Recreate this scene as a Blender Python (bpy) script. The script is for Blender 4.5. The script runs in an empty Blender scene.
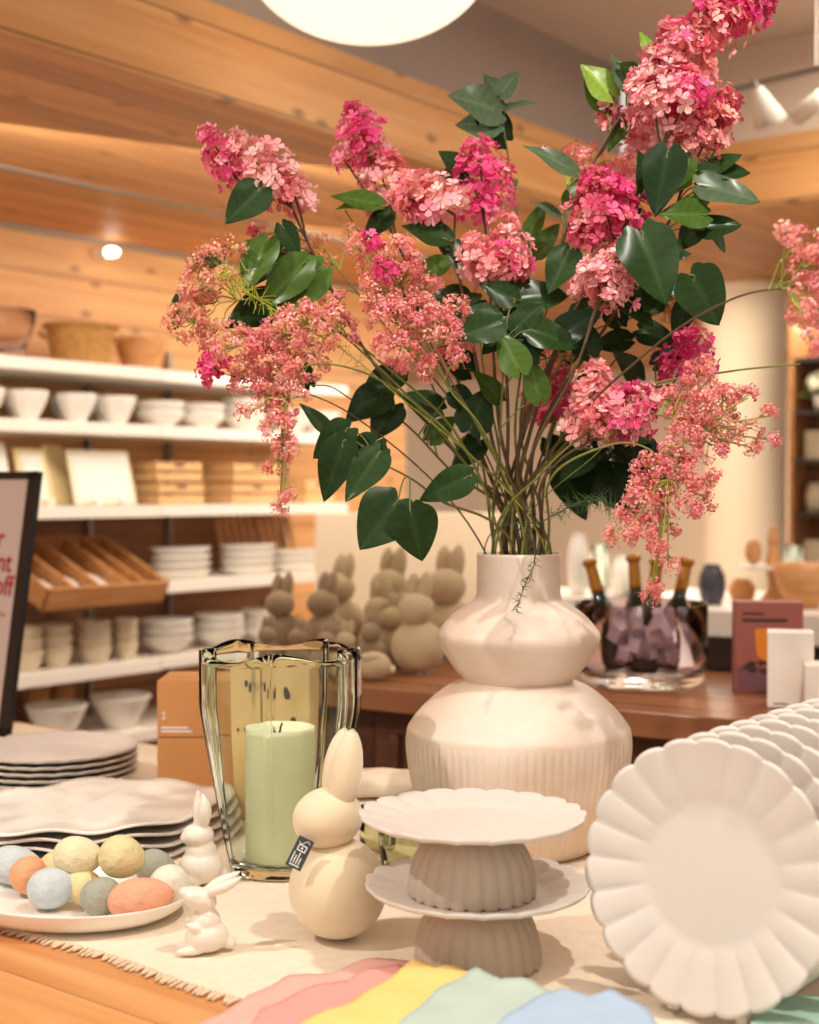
import bpy, math, random
import numpy as np
from mathutils import Vector, Matrix
PI = math.pi
random.seed(7); rng = np.random.default_rng(7)
SC = bpy.context.scene; COL = SC.collection

# ------------------------------------------------------------ camera, world, lights, exposure
F = 1400.0; PITCH = math.atan(22 / F); CAMZ = 1.30
cd = bpy.data.cameras.new('camera'); cam = bpy.data.objects.new('camera', cd); COL.objects.link(cam)
cam.location = (0, 0, CAMZ); cam.rotation_euler = (PI / 2 - PITCH, 0, 0)
cd.sensor_fit = 'VERTICAL'; cd.sensor_height = 36; cd.lens = 36 * F / 1024
cd.clip_start = 0.05; cd.clip_end = 60
cd.dof.use_dof = True; cd.dof.focus_distance = 1.70; cd.dof.aperture_fstop = 3.7
SC.camera = cam
w = bpy.data.worlds.new('world'); SC.world = w; w.use_nodes = True
w.node_tree.nodes['Background'].inputs[0].default_value = (1.0, 0.90, 0.80, 1)
w.node_tree.nodes['Background'].inputs[1].default_value = 0.78
SC.view_settings.view_transform = 'Standard'; SC.view_settings.look = 'None'
SC.view_settings.gamma = 1; SC.view_settings.use_curve_mapping = False
SC.view_settings.exposure = 0.22

def area(name, loc, size, power, color, target=None, sy=None):
    l = bpy.data.lights.new(name, 'AREA'); l.energy = power; l.color = color
    l.shape = 'RECTANGLE'; l.size = size; l.size_y = sy or size
    o = bpy.data.objects.new(name, l); COL.objects.link(o); o.location = loc
    if target is not None:
        o.rotation_euler = (Vector(target) - Vector(loc)).to_track_quat('-Z', 'Y').to_euler()
    return o
def spot(name, loc, target, power, color, angle=50, blend=.4, rad=.03):
    l = bpy.data.lights.new(name, 'SPOT'); l.energy = power; l.color = color
    l.spot_size = math.radians(angle); l.spot_blend = blend; l.shadow_soft_size = rad
    o = bpy.data.objects.new(name, l); COL.objects.link(o); o.location = loc
    o.rotation_euler = (Vector(target) - Vector(loc)).to_track_quat('-Z', 'Y').to_euler()
    return o
WARM = (1.0, .90, .77)
spot('key_spotlight', (-1.45, 1.05, 2.6), (.0, 1.7, .85), 76, (1.0, .94, .85), 62, .5, .025)
spot('front_spotlight', (.50, 1.05, 2.62), (.22, 1.75, .9), 56, (1.0, .94, .85), 66, .6, .025)
area('shop_ceiling_light', (.2, .6, 2.6), 1.2, 10, WARM)
area('rear_shop_light', (1.5, 3.3, 2.6), 1.0, 24, WARM)
area('far_shop_light', (2.2, 7.2, 2.12), 2.2, 95, WARM)
area('column_fill', (1.0, 5.2, 2.12), .8, 14, WARM)  # unseen fill added below the soffit to brighten the column
area('shelf_fill', (-.70, 3.45, 2.14), 2.4, 24, WARM, (-1.15, 4.2, 1.0), .25)  # unseen fill strip added under the soffit to brighten the shelves
area('shelf_fill', (.35, 4.95, 2.14), 1.6, 18, WARM, (.0, 5.6, 1.0), .25)  # second added fill, for the far end of the shelving

# ------------------------------------------------------------ placing helpers
def at(px, py, D):
    """world point that the photograph shows at (px,py), at distance D in front of the camera"""
    x = (px - 409.5) / F; y = (512 - py) / F
    c, s = math.cos(PITCH), math.sin(PITCH)
    dy = c + y * s; dz = -s + y * c
    return Vector((x * D / dy, D, CAMZ + dz * D / dy))
def onz(px, py, z):
    p = at(px, py, 1.0); k = (z - CAMZ) / (p.z - CAMZ)
    return Vector((p.x * k, k, z))

# ------------------------------------------------------------ mesh helpers
class MB:
    def __init__(s): s.v = []; s.f = []; s.c = []; s.n = 0
    def add(s, v, f, col=(1, 1, 1)):
        v = np.asarray(v, float).reshape(-1, 3); o = s.n
        s.v.append(v); s.n += len(v); s.c.append(np.tile(np.array(col, float)[:3], (len(v), 1)))
        s.f.extend([tuple(int(i) + o for i in q) for q in f]); return s
    def box(s, x0, x1, y0, y1, z0, z1, M=None, col=(1, 1, 1)):
        v = np.array([(x, y, z) for z in (z0, z1) for y in (y0, y1) for x in (x0, x1)], float)
        if M is not None: v = np.array([tuple(M @ Vector(p)) for p in v])
        return s.add(v, [(0, 2, 3, 1), (4, 5, 7, 6), (0, 1, 5, 4), (2, 6, 7, 3), (0, 4, 6, 2), (1, 3, 7, 5)], col)
    def grid(s, P, col=(1, 1, 1), closed=False):
        P = np.asarray(P, float); n, m = P.shape[:2]; f = []
        for i in range(n - 1):
            for j in range(m if closed else m - 1):
                k = (j + 1) % m
                f.append((i * m + j, i * m + k, (i + 1) * m + k, (i + 1) * m + j))
        return s.add(P.reshape(-1, 3), f, col)
    def lathe(s, prof, seg=48, c=(0, 0, 0), mod=None, col=(1, 1, 1), cap0=True, cap1=True):
        """prof: list of (r,z); mod(theta,i)->(radial factor, dz)"""
        th = np.arange(seg) * 2 * PI / seg; P = np.zeros((len(prof), seg, 3))
        for i, (r, z) in enumerate(prof):
            for j, t in enumerate(th):
                k, dz = mod(t, i) if mod else (1, 0)
                P[i, j] = (c[0] + r * k * math.cos(t), c[1] + r * k * math.sin(t), c[2] + z + dz)
        o = s.n; s.grid(P, col, True)
        if cap0: s.f.append(tuple(o + j for j in range(seg))[::-1])
        if cap1: s.f.append(tuple(o + (len(prof) - 1) * seg + j for j in range(seg)))
        return s
    def ell(s, c, r, seg=32, rings=20, M=None, col=(1, 1, 1), egg=0, n=2.0):
        P = np.zeros((rings + 1, seg, 3))
        for i in range(rings + 1):
            a = -PI / 2 + PI * (i if 0 < i < rings else (.02 if i == 0 else rings - .02)) / rings
            for j in range(seg):
                t = 2 * PI * j / seg; k = 1 - egg * math.sin(a)
                v = Vector((r[0] * math.cos(a) * math.cos(t) * k, r[1] * math.cos(a) * math.sin(t) * k, r[2] * math.sin(a)))
                if M is not None: v = M @ v
                P[i, j] = (v.x + c[0], v.y + c[1], v.z + c[2])
        o = s.n; s.grid(P, col, True)
        s.f.append(tuple(o + j for j in range(seg))[::-1]); s.f.append(tuple(o + rings * seg + j for j in range(seg)))
        return s
    def tube(s, pts, rad, seg=6, col=(1, 1, 1)):
        pts = [Vector(p) for p in pts]; n = len(pts)
        if not hasattr(rad, '__len__'): rad = [rad] * n
        P = np.zeros((n, seg, 3)); up = Vector((.13, .21, .97))
        for i, p in enumerate(pts):
            d = (pts[min(i + 1, n - 1)] - pts[max(i - 1, 0)]).normalized()
            a = d.cross(up)
            if a.length < .05: a = d.cross(Vector((1, 0, 0)))
            a.normalize(); b = d.cross(a)
            for j in range(seg):
                t = 2 * PI * j / seg; q = p + (a * math.cos(t) + b * math.sin(t)) * rad[i]; P[i, j] = q
        o = s.n; s.grid(P, col, True)
        s.f.append(tuple(o + j for j in range(seg))); s.f.append(tuple(o + (n - 1) * seg + j for j in range(seg))[::-1])
        return s
    def build(s, name, mat, parent=None, smooth=True, loc=None, rot=None, bevel=0, world=False, flat_angle=None):
        me = bpy.data.meshes.new(name); V = np.concatenate(s.v)
        if world and parent is not None: V = V - np.array(parent.location)
        me.from_pydata(V.tolist(), [], s.f); me.update()
        at_ = me.color_attributes.new('Col', 'FLOAT_COLOR', 'POINT')
        C = np.ones((len(V), 4)); C[:, :3] = np.concatenate(s.c); at_.data.foreach_set('color', C.ravel())
        if smooth: me.polygons.foreach_set('use_smooth', [True] * len(me.polygons))
        me.materials.append(mat)
        o = bpy.data.objects.new(name, me); COL.objects.link(o)
        if parent is not None: o.parent = parent
        if loc is not None: o.location = loc
        if rot is not None: o.rotation_euler = rot
        if bevel:
            b = o.modifiers.new('bevel', 'BEVEL'); b.width = bevel; b.segments = 2; b.limit_method = 'ANGLE'; b.angle_limit = .6
        if smooth == 'auto':
            try: me.set_sharp_from_angle(angle=math.radians(flat_angle or 35))
            except Exception: pass
        return o
def tag(o, label=None, cat=None, group=None, kind=None):
    if label: o['label'] = label
    if cat: o['category'] = cat
    if group: o['group'] = group
    if kind: o['kind'] = kind
    return o
def thing(name, label, cat, loc=(0, 0, 0), rz=0, group=None):
    o = bpy.data.objects.new(name, None); COL.objects.link(o); o.empty_display_size = .02
    o.location = loc; o.rotation_euler = (0, 0, rz); return tag(o, label, cat, group)
def dup(root, loc, rz=None, label=None, group=None, scale=None):
    r = root.copy(); COL.objects.link(r); r.location = loc
    if rz is not None: r.rotation_euler = (0, 0, rz)
    if scale is not None: r.scale = scale if hasattr(scale, '__len__') else (scale,) * 3
    if label: r['label'] = label
    if group: r['group'] = group
    for ch in list(root.children):
        c = ch.copy(); COL.objects.link(c); c.parent = r
        for g in list(ch.children):
            d = g.copy(); COL.objects.link(d); d.parent = c
    return r
def interp(prof, n=4):
    """Catmull-Rom smoothing of a (r,z) profile"""
    out = []; P = [prof[0]] + list(prof) + [prof[-1]]
    for i in range(1, len(P) - 2):
        for k in range(n):
            t = k / n; o = []
            for a in range(2):
                p0, p1, p2, p3 = P[i - 1][a], P[i][a], P[i + 1][a], P[i + 2][a]
                o.append(.5 * (2 * p1 + (p2 - p0) * t + (2 * p0 - 5 * p1 + 4 * p2 - p3) * t * t + (3 * p1 - p0 - 3 * p2 + p3) * t ** 3))
            out.append((max(o[0], 1e-4), o[1]))
    out.append(prof[-1]); return out
def bez(ps, n=14):
    ps = [Vector(p) for p in ps]; out = []
    P = [ps[0] * 2 - ps[1]] + ps + [ps[-1] * 2 - ps[-2]]
    for i in range(1, len(P) - 2):
        for k in range(n):
            t = k / n
            out.append(.5 * (2 * P[i] + (P[i + 1] - P[i - 1]) * t + (2 * P[i - 1] - 5 * P[i] + 4 * P[i + 1] - P[i + 2]) * t * t + (3 * P[i] - P[i - 1] - 3 * P[i + 1] + P[i + 2]) * t ** 3))
    out.append(ps[-1]); return out

# ------------------------------------------------------------ materials
def srgb(r, g, b):
    f = lambda c: (c / 255) / 12.92 if c / 255 <= .04045 else ((c / 255 + .055) / 1.055) ** 2.4
    return (f(r), f(g), f(b))
def mat(name, col, rough=.5, **k):
    m = bpy.data.materials.new(name); m.use_nodes = True; nt = m.node_tree; b = nt.nodes['Principled BSDF']
    b.inputs['Base Color'].default_value = (*col, 1); b.inputs['Roughness'].default_value = rough
    for key, nm in (('metal', 'Metallic'), ('trans', 'Transmission Weight'), ('ior', 'IOR'), ('sheen', 'Sheen Weight'),
                    ('sss', 'Subsurface Weight'), ('coat', 'Coat Weight'), ('alpha', 'Alpha'), ('emit', 'Emission Strength')):
        if key in k: b.inputs[nm].default_value = k[key]
    if 'sss' in k:
        b.inputs['Subsurface Radius'].default_value = k.get('sssr', (.01, .006, .003)); b.inputs['Subsurface Scale'].default_value = 1
    if 'emit' in k: b.inputs['Emission Color'].default_value = (*k.get('ecol', col), 1)
    if 'vary' in k:                      # mottled procedural colour
        amt, sc = k['vary']; N = nt.nodes; L = nt.links
        tc = N.new('ShaderNodeTexCoord'); nz = N.new('ShaderNodeTexNoise'); nz.inputs['Scale'].default_value = sc; nz.inputs['Detail'].default_value = 5
        mx = N.new('ShaderNodeMix'); mx.data_type = 'RGBA'; mx.blend_type = 'MIX'
        mp = N.new('ShaderNodeMapRange'); mp.inputs[1].default_value = .35; mp.inputs[2].default_value = .65
        L.new(tc.outputs['Object'], nz.inputs['Vector']); L.new(nz.outputs['Fac'], mp.inputs[0]); L.new(mp.outputs[0], mx.inputs[0])
        c2 = k.get('col2', tuple(c * (1 - amt) for c in col))
        mx.inputs[6].default_value = (*col, 1); mx.inputs[7].default_value = (*c2, 1)
        L.new(mx.outputs[2], b.inputs['Base Color'])
    if 'bump' in k:
        amt, sc = k['bump']; N = nt.nodes; L = nt.links
        tc = N.new('ShaderNodeTexCoord'); nz = N.new('ShaderNodeTexNoise'); nz.inputs['Scale'].default_value = sc; nz.inputs['Detail'].default_value = 4
        bp = N.new('ShaderNodeBump'); bp.inputs['Strength'].default_value = amt; bp.inputs['Distance'].default_value = k.get('bdist', .002)
        L.new(tc.outputs['Object'], nz.inputs['Vector']); L.new(nz.outputs['Fac'], bp.inputs['Height']); L.new(bp.outputs[0], b.inputs['Normal'])
    return m
def vcol_mat(name, rough=.55, sss=0, sheen=0, trans=0):
    m = mat(name, (1, 1, 1), rough); nt = m.node_tree; b = nt.nodes['Principled BSDF']
    a = nt.nodes.new('ShaderNodeVertexColor'); a.layer_name = 'Col'; nt.links.new(a.outputs[0], b.inputs['Base Color'])
    b.inputs['Sheen Weight'].default_value = sheen
    if trans:   # thin petals and leaves let some light through
        tl = nt.nodes.new('ShaderNodeBsdfTranslucent'); mx = nt.nodes.new('ShaderNodeMixShader'); out = nt.nodes['Material Output']
        nt.links.new(a.outputs[0], tl.inputs[0]); mx.inputs[0].default_value = trans
        nt.links.new(b.outputs[0], mx.inputs[1]); nt.links.new(tl.outputs[0], mx.inputs[2]); nt.links.new(mx.outputs[0], out.inputs[0])
    return m
def wood(name, c1, c2, plank=0, axis='Y', rough=.5, grain=1.0, knots=True, seam=.035, varyp=.25):
    """boards run along local X; seams every `plank` along `axis`"""
    m = mat(name, c1, rough); nt = m.node_tree; N = nt.nodes; L = nt.links; b = N['Principled BSDF']
    def math_(op, a, bb=None, c=None):
        n = N.new('ShaderNodeMath'); n.operation = op
        for i, x in enumerate((a, bb, c)):
            if x is None: continue
            if isinstance(x, (int, float)): n.inputs[i].default_value = x
            else: L.new(x, n.inputs[i])
        return n.outputs[0]
    tc = N.new('ShaderNodeTexCoord'); sp = N.new('ShaderNodeSeparateXYZ'); L.new(tc.outputs['Object'], sp.inputs[0])
    ax = sp.outputs[axis]
    if plank:
        q = math_('DIVIDE', ax, plank); fl = math_('FLOOR', q); fr = math_('FRACT', q)
        wn = N.new('ShaderNodeTexWhiteNoise'); wn.noise_dimensions = '1D'; L.new(fl, wn.inputs['W']); rnd = wn.outputs['Value']
        xo = math_('MULTIPLY_ADD', rnd, 7.3, sp.outputs['X'])
    else: xo = sp.outputs['X']; rnd = None; fr = None
    cb = N.new('ShaderNodeCombineXYZ'); L.new(math_('MULTIPLY', xo, 1.6 * grain), cb.inputs[0])
    L.new(math_('MULTIPLY', sp.outputs['Y'], 22 * grain), cb.inputs[1]); L.new(math_('MULTIPLY', sp.outputs['Z'], 22 * grain), cb.inputs[2])
    nz = N.new('ShaderNodeTexNoise'); nz.inputs['Scale'].default_value = 1.0; nz.inputs['Detail'].default_value = 6; nz.inputs['Distortion'].default_value = .6
    L.new(cb.outputs[0], nz.inputs['Vector'])
    cr = N.new('ShaderNodeValToRGB'); cr.color_ramp.elements[0].position = .32; cr.color_ramp.elements[1].position = .68
    cr.color_ramp.elements[0].color = (*c2, 1); cr.color_ramp.elements[1].color = (*c1, 1); L.new(nz.outputs['Fac'], cr.inputs[0])
    colr = cr.outputs[0]
    def mul(colr, fac):
        mx = N.new('ShaderNodeVectorMath'); mx.operation = 'SCALE'; L.new(colr, mx.inputs[0]); L.new(fac, mx.inputs['Scale']); return mx.outputs[0]
    if knots:
        cb2 = N.new('ShaderNodeCombineXYZ'); L.new(math_('MULTIPLY', xo, 2.6), cb2.inputs[0])
        L.new(math_('MULTIPLY', ax, 5.5), cb2.inputs[1])
        vo = N.new('ShaderNodeTexVoronoi'); vo.voronoi_dimensions = '2D'; vo.inputs['Scale'].default_value = 1.0; L.new(cb2.outputs[0], vo.inputs['Vector'])
        mr = N.new('ShaderNodeMapRange'); mr.inputs[1].default_value = .02; mr.inputs[2].default_value = .085; mr.inputs[3].default_value = .42; mr.inputs[4].default_value = 1
        L.new(vo.outputs['Distance'], mr.inputs[0]); colr = mul(colr, mr.outputs[0])
    if plank:
        colr = mul(colr, math_('MULTIPLY_ADD', rnd, varyp, 1 - varyp * .6))
        e = math_('MINIMUM', fr, math_('SUBTRACT', 1, fr)); mr = N.new('ShaderNodeMapRange'); mr.inputs[1].default_value = 0; mr.inputs[2].default_value = seam
        mr.inputs[3].default_value = .35; mr.inputs[4].default_value = 1; L.new(e, mr.inputs[0]); colr = mul(colr, mr.outputs[0])
    L.new(colr, b.inputs['Base Color']); return m

PINE = wood('pine_boards', srgb(228, 176, 116), srgb(208, 148, 88), .145, 'Z', .5)
PINE_S = wood('pine_soffit', srgb(222, 166, 106), srgb(196, 134, 78), .085, 'Y', .5, varyp=.35)
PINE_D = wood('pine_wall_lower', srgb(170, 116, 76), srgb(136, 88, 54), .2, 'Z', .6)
TABLEW = wood('table_wood', srgb(224, 164, 106), srgb(196, 130, 74), .14, 'Y', .38, seam=.012, varyp=.12)
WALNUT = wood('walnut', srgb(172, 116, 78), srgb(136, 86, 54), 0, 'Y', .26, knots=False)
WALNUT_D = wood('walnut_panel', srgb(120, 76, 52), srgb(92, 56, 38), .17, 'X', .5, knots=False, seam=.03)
OAK = wood('oak', srgb(212, 156, 100), srgb(186, 126, 74), 0, 'Y', .5, grain=2, knots=False)
OAKL = wood('pale_oak', srgb(238, 196, 140), srgb(218, 168, 108), 0, 'Y', .5, grain=2, knots=False)
GREY = mat('grey_plaster', srgb(168, 156, 148), .8, vary=(.06, 1.2))
CEIL = mat('ceiling_paint', srgb(214, 200, 188), .8, vary=(.05, 1.0))
WHITEW = mat('white_plaster', srgb(226, 208, 190), .8, vary=(.05, 1.0))
CREAMW = mat('cream_plaster', srgb(246, 226, 196), .8, vary=(.05, .8))
SHELFW = mat('white_laminate', srgb(246, 238, 226), .4)
STEEL = mat('grey_metal', srgb(150, 140, 132), .4, metal=.6)
FLOORM = wood('floor_boards', srgb(150, 110, 80), srgb(120, 84, 58), .16, 'Y', .4)
CERAM = mat('matte_ceramic', srgb(236, 226, 212), .42, vary=(.05, 9), bump=(.12, 60))
CERAM_G = mat('glazed_white', srgb(244, 238, 228), .25, coat=.3)
PLATEM = mat('stoneware_plate', srgb(220, 210, 201), .38, vary=(.04, 6), bump=(.1, 35))
BASEM = mat('greige_stoneware', srgb(196, 178, 158), .6, vary=(.08, 14), bump=(.3, 90))
BOWLM = mat('bowl_white', srgb(238, 232, 222), .45)
CREAMB = mat('cream_bowl', srgb(226, 208, 178), .5, vary=(.1, 20))
VASEM = mat('alabaster_glass', srgb(238, 222, 208), .45, vary=(.13, 7), col2=srgb(220, 196, 174), sss=.25, bump=(.25, 60))
CANDLE = mat('pale_green_wax', srgb(250, 244, 206), .5, sss=.2, sssr=(.02, .02, .01), vary=(.06, 30))
GLASSG = mat('green_glass', (.875, .955, .885), .01, trans=1.0, ior=1.27)
GLASSO = mat('olive_glass', (.90, .93, .74), .02, trans=1.0, ior=1.3)
GLASSP = mat('lilac_glass', (.96, .92, .95), .04, trans=1.0, ior=1.2)
FLOCK = mat('flocked_cream', srgb(226, 208, 176), .85, sheen=.5, bump=(.15, 400), bdist=.0006)
FLOCK_G = mat('flocked_olive', srgb(178, 158, 118), .9, sheen=.3, bump=(.15, 300), bdist=.0006)
FLOCK_B = mat('flocked_taupe', srgb(158, 136, 106), .9, sheen=.3)
FLOCK_P = mat('flocked_sand', srgb(194, 172, 134), .9, sheen=.3)
LINEN = mat('linen_runner', srgb(238, 220, 197), .9, vary=(.07, 60), bump=(.5, 260), bdist=.0012)
FRINGE = mat('linen_fringe', srgb(226, 198, 166), .9)
BLACK = mat('black_frame', srgb(28, 24, 24), .45)
SIGNW = mat('sign_card', srgb(222, 206, 200), .6)
RED = mat('red_print', srgb(186, 20, 44), .6)
NAVY = mat('navy_label', srgb(52, 62, 70), .7)
WHITEP = mat('white_print', srgb(236, 232, 224), .6)
DARKP = mat('dark_print', srgb(70, 44, 34), .7)
KRAFT = mat('orange_card', srgb(208, 146, 86), .6, vary=(.05, 12))
KRAFT_L = mat('tan_card', srgb(232, 186, 130), .6, vary=(.05, 12))
MAUVE = mat('mauve_card', srgb(160, 92, 82), .55)
BASKET = mat('woven_straw', srgb(196, 142, 74), .8, vary=(.3, 50), bump=(.8, 120))
DARK = mat('dark_grey', srgb(60, 50, 46), .5)
BOTTLE = mat('bottle_green', srgb(20, 34, 20), .08, coat=.5)
GOLD = mat('gold_foil', srgb(178, 120, 44), .35, metal=.7)
AMBER = mat('amber_drink', srgb(232, 140, 40), .2)
PETAL = vcol_mat('petals', .6, sheen=.15, trans=.3)
LEAFM = vcol_mat('leaf_green', .26, trans=.14); LEAFM.node_tree.nodes['Principled BSDF'].inputs['Specular IOR Level'].default_value = .16
STEMM = vcol_mat('stem_bark', .6)
LAMP = mat('paper_lampshade', srgb(250, 240, 220), .6, emit=1.05, ecol=srgb(255, 236, 205))
BULB = mat('lamp_glow', (1, .95, .85), .5, emit=6.0, ecol=(1, .93, .8))

# ------------------------------------------------------------ structure (local X runs along the shelving wall)
A38 = math.radians(52); OX, OY = -.788, 2.69
eb = Vector((math.cos(A38), math.sin(A38), 0)); en = Vector((-math.sin(A38), math.cos(A38), 0))
def RW(u, v, z=0): return Vector((OX, OY, 0)) + eb * u + en * v + Vector((0, 0, z))
def struct(name, mb, m, rot=A38, loc=(OX, OY, 0), **k):
    o = mb.build(name, m, smooth=False, loc=loc, rot=(0, 0, rot), **k); o['kind'] = 'structure'; return o
ZS, ZF, ZC = 2.17, 2.372, 2.67
struct('floor', MB().box(-5, 9, -8, 5.5, -.05, 0), FLOORM)
struct('ceiling', MB().box(-1.2, 2.45, -5, .06, ZC, ZC + .06), CEIL)
struct('wall_left', MB().box(-3, 3.3, 1.6, 1.7, 0, ZS), PINE)
struct('wall_far', MB().box(7.4, 7.5, -8, 5.5, 0, 2.6), CREAMW)
struct('trim_1', MB().box(-3, 7.4, .0, 5.5, ZS, ZS + .03), PINE_S)           # soffit boards of the left bulkhead
struct('trim_2', MB().box(2.44, 7.4, -8, .0, ZS, ZS + .03), PINE_S)         # soffit boards of the rear bulkhead
struct('trim_3', MB().box(-3, 2.40, -.03, .0, ZS - .004, ZF, None), PINE)    # fascia boards
fr = MB().box(0, 6, -.03, .0, ZS - .004, ZF); c0 = RW(2.43, 0)
struct('trim_4', fr, PINE, rot=A38 - PI / 2, loc=tuple(c0))
struct('wall_upper', MB().box(-3, 2.40, .0, .05, ZF, ZC + .05), GREY)
struct('wall_rear_upper', MB().box(0, 6, .0, .05, ZF, ZC + .05), WHITEW, rot=A38 - PI / 2, loc=tuple(c0))
struct('trim_5', MB().box(-2.5, 6.5, .90, .93, ZS - .006, ZS), STEEL)      # light rail on the soffit
struct('trim_6', MB().box(-2.5, 3.3, 1.57, 1.60, ZS - .012, ZS), STEEL)
# round column
cp = at(744, 500, 6.0)
cb_ = MB().lathe([(.19, 0), (.19, .08), (.175, .085), (.175, ZS - .05), (.19, ZS - .045), (.19, ZS)], 40)
o = cb_.build('round_column', CREAMW, loc=(cp.x, cp.y, 0)); o['kind'] = 'structure'

# ------------------------------------------------------------ table, runner
TA = math.radians(-38); ta = Vector((math.cos(TA), math.sin(TA), 0)); tb = Vector((-math.sin(TA), math.cos(TA), 0))
pe = onz(370, 778, .8); TO = pe                     # a point on the rear edge
def TW(x, y, z=0.8): return Vector((TO.x, TO.y, 0)) + ta * x + tb * y + Vector((0, 0, z))
TZ = .797
t = thing('display_table', 'long pale wooden display table under the linen runner', 'table', (TO.x, TO.y, 0), TA)
MB().box(-1.6, 2.2, -1.55, 0, TZ - .05, TZ).build('table_top', TABLEW, t, smooth=False, bevel=.004)
for x in (-1.5, 2.05):
    for y in (-1.45, -.17):
        MB().box(x, x + .08, y, y + .08, 0, TZ - .05).build('leg', TABLEW, t, smooth=False, bevel=.004)
MB().box(-1.5, 2.1, -1.42, -.1, TZ - .14, TZ - .05).build('apron', TABLEW, t, smooth=False)
# runner: its front edge passes through the pixels (0,930) and (255,992)
e0 = onz(0, 930, .8); fy = (e0 - Vector((TO.x, TO.y, .8))).dot(tb) + .014
def rz_(x, y):
    return .0022 * math.sin(9 * x + 4 * y) * math.sin(13 * y - 3 * x) * .4 + (.0035 * max(0, math.sin(38 * (x - .6 * y)) ** 3) if x > .62 else 0)
R0, R1 = -1.55, 1.9; nx, ny = 150, 60
top = np.zeros((ny, nx, 3)); bot = np.zeros((ny, nx, 3))
for i in range(ny):
    for j in range(nx):
        x = R0 + (R1 - R0) * j / (nx - 1); y = fy + .004 * math.sin(x * 21) * (1 - i / (ny - 1)) + (-.03 - fy) * i / (ny - 1)
        top[i, j] = (x, y, TZ + .0042 + abs(rz_(x, y))); bot[i, j] = (x, y, TZ + .0006)
mb = MB().grid(top).grid(bot[::-1])
for r_ in (0, -1): mb.grid(np.stack([bot[r_], top[r_]]) if r_ == 0 else np.stack([top[r_], bot[r_]]))
rt = thing('table_runner', 'fringed natural linen runner laid along the wooden table', 'table runner', (TO.x, TO.y, 0), TA)
mb.build('cloth', LINEN, rt)
mb = MB()
for k in range(620):
    x = R0 + (R1 - R0) * k / 620 + random.uniform(-.002, .002)
    if x < -.75 or x > .75: continue
    y = fy + .004 * math.sin(x * 21); d = random.uniform(-.004, .004); L = random.uniform(.010, .016)
    mb.tube([(x, y + .002, TZ + .004), (x + d * .5, y - L * .5, TZ + .0035), (x + d, y - L, TZ + .002)], [.0018, .0021, .0012], 5)
tag(mb.build('fringe', FRINGE, rt), 'frayed linen fringe', kind='stuff')

# ------------------------------------------------------------ ribbed vase
VC = at(518.5, 600, 1.95); VX, VY = VC.x, VC.y
def zat(py, D=1.95): return at(500, py, D).z
vt = thing('ribbed_vase', 'large cream double-gourd vase holding the flower stems', 'vase', (VX, VY, .8015))
B = .8015
prof = interp([(.058, 1.212 - B), (.0583, 1.18 - B), (.0595, 1.152 - B), (.070, 1.142 - B), (.090, 1.128 - B), (.106, 1.111 - B), (.1135, 1.098 - B), (.109, 1.083 - B), (.093, 1.056 - B), (.079, 1.040 - B), (.0735, 1.034 - B)], 5)
prof = prof[::-1]
up = MB(); up.lathe([(.070, 1.028 - B)] + prof + [(.0555, 1.212 - B), (.0545, 1.17 - B), (.058, 1.145 - B), (.09, 1.115 - B), (.1, 1.09 - B)], 72, cap0=False, cap1=False)
up.build('upper_bulb', VASEM, vt)
NR = 84
lp = interp([(.072, 1.036 - B), (.100, 1.025 - B), (.130, 1.001 - B), (.151, .976 - B), (.1565, .961 - B), (.1555, .93 - B), (.147, .885 - B), (.130, .845 - B), (.110, .812 - B), (.100, .8025 - B)], 5)[::-1]
def ribs(tt, i):
    z = lp[i][1]; k = max(0, min(1, (.960 - B - z) / .006)) * max(0, min(1, z / .01))
    return 1 + .009 * k * (abs(math.sin(NR * tt / 2)) - .5), 0
MB().lathe(lp, NR * 6, mod=ribs, cap0=True, cap1=False).build('ribbed_body', VASEM, vt)

# ------------------------------------------------------------ cake stands
def scal(N, amp, r0, R, depth):
    def f(tt, r):
        u = (N * tt / (2 * PI)) % 1; s_ = abs(math.sin(PI * u)) ** .6; k = max(0, min(1, (r - r0) / (R - r0)))
        return 1 - amp * (1 - s_) * k * k, depth * (s_ - .8) * math.sin(PI * min(1, k * 1.0) * .5) 
    return f
def scalloped_plate(R, N, depth, flat, th=.0045, amp=.03, groove=.0025, seg=10):
    """rim height=depth above the flat; returns (profile, mod)"""
    rs_top = [.001, flat * .5, flat * .93, flat * 1.0, flat * 1.08] + [flat + (R - flat) * q for q in (.2, .35, .5, .65, .8, .92, 1.0)]
    def h(r): 
        if r < flat: return 0
        q = (r - flat) / (R - flat); return depth * (.12 * min(1, q * 5) + .88 * q ** 1.1)
    top = [(r, h(r) + th) for r in rs_top]; bot = [(r, h(r)) for r in rs_top if r > flat * .9]
    bot[-1] = (R * .992, h(R) + th * .3)
    P = [(.001, 0)] + bot + top[::-1]; g = scal(N, amp, flat, R, groove)
    def mod(tt, i): return g(tt, P[i][0])
    return P, mod, N * seg
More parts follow.
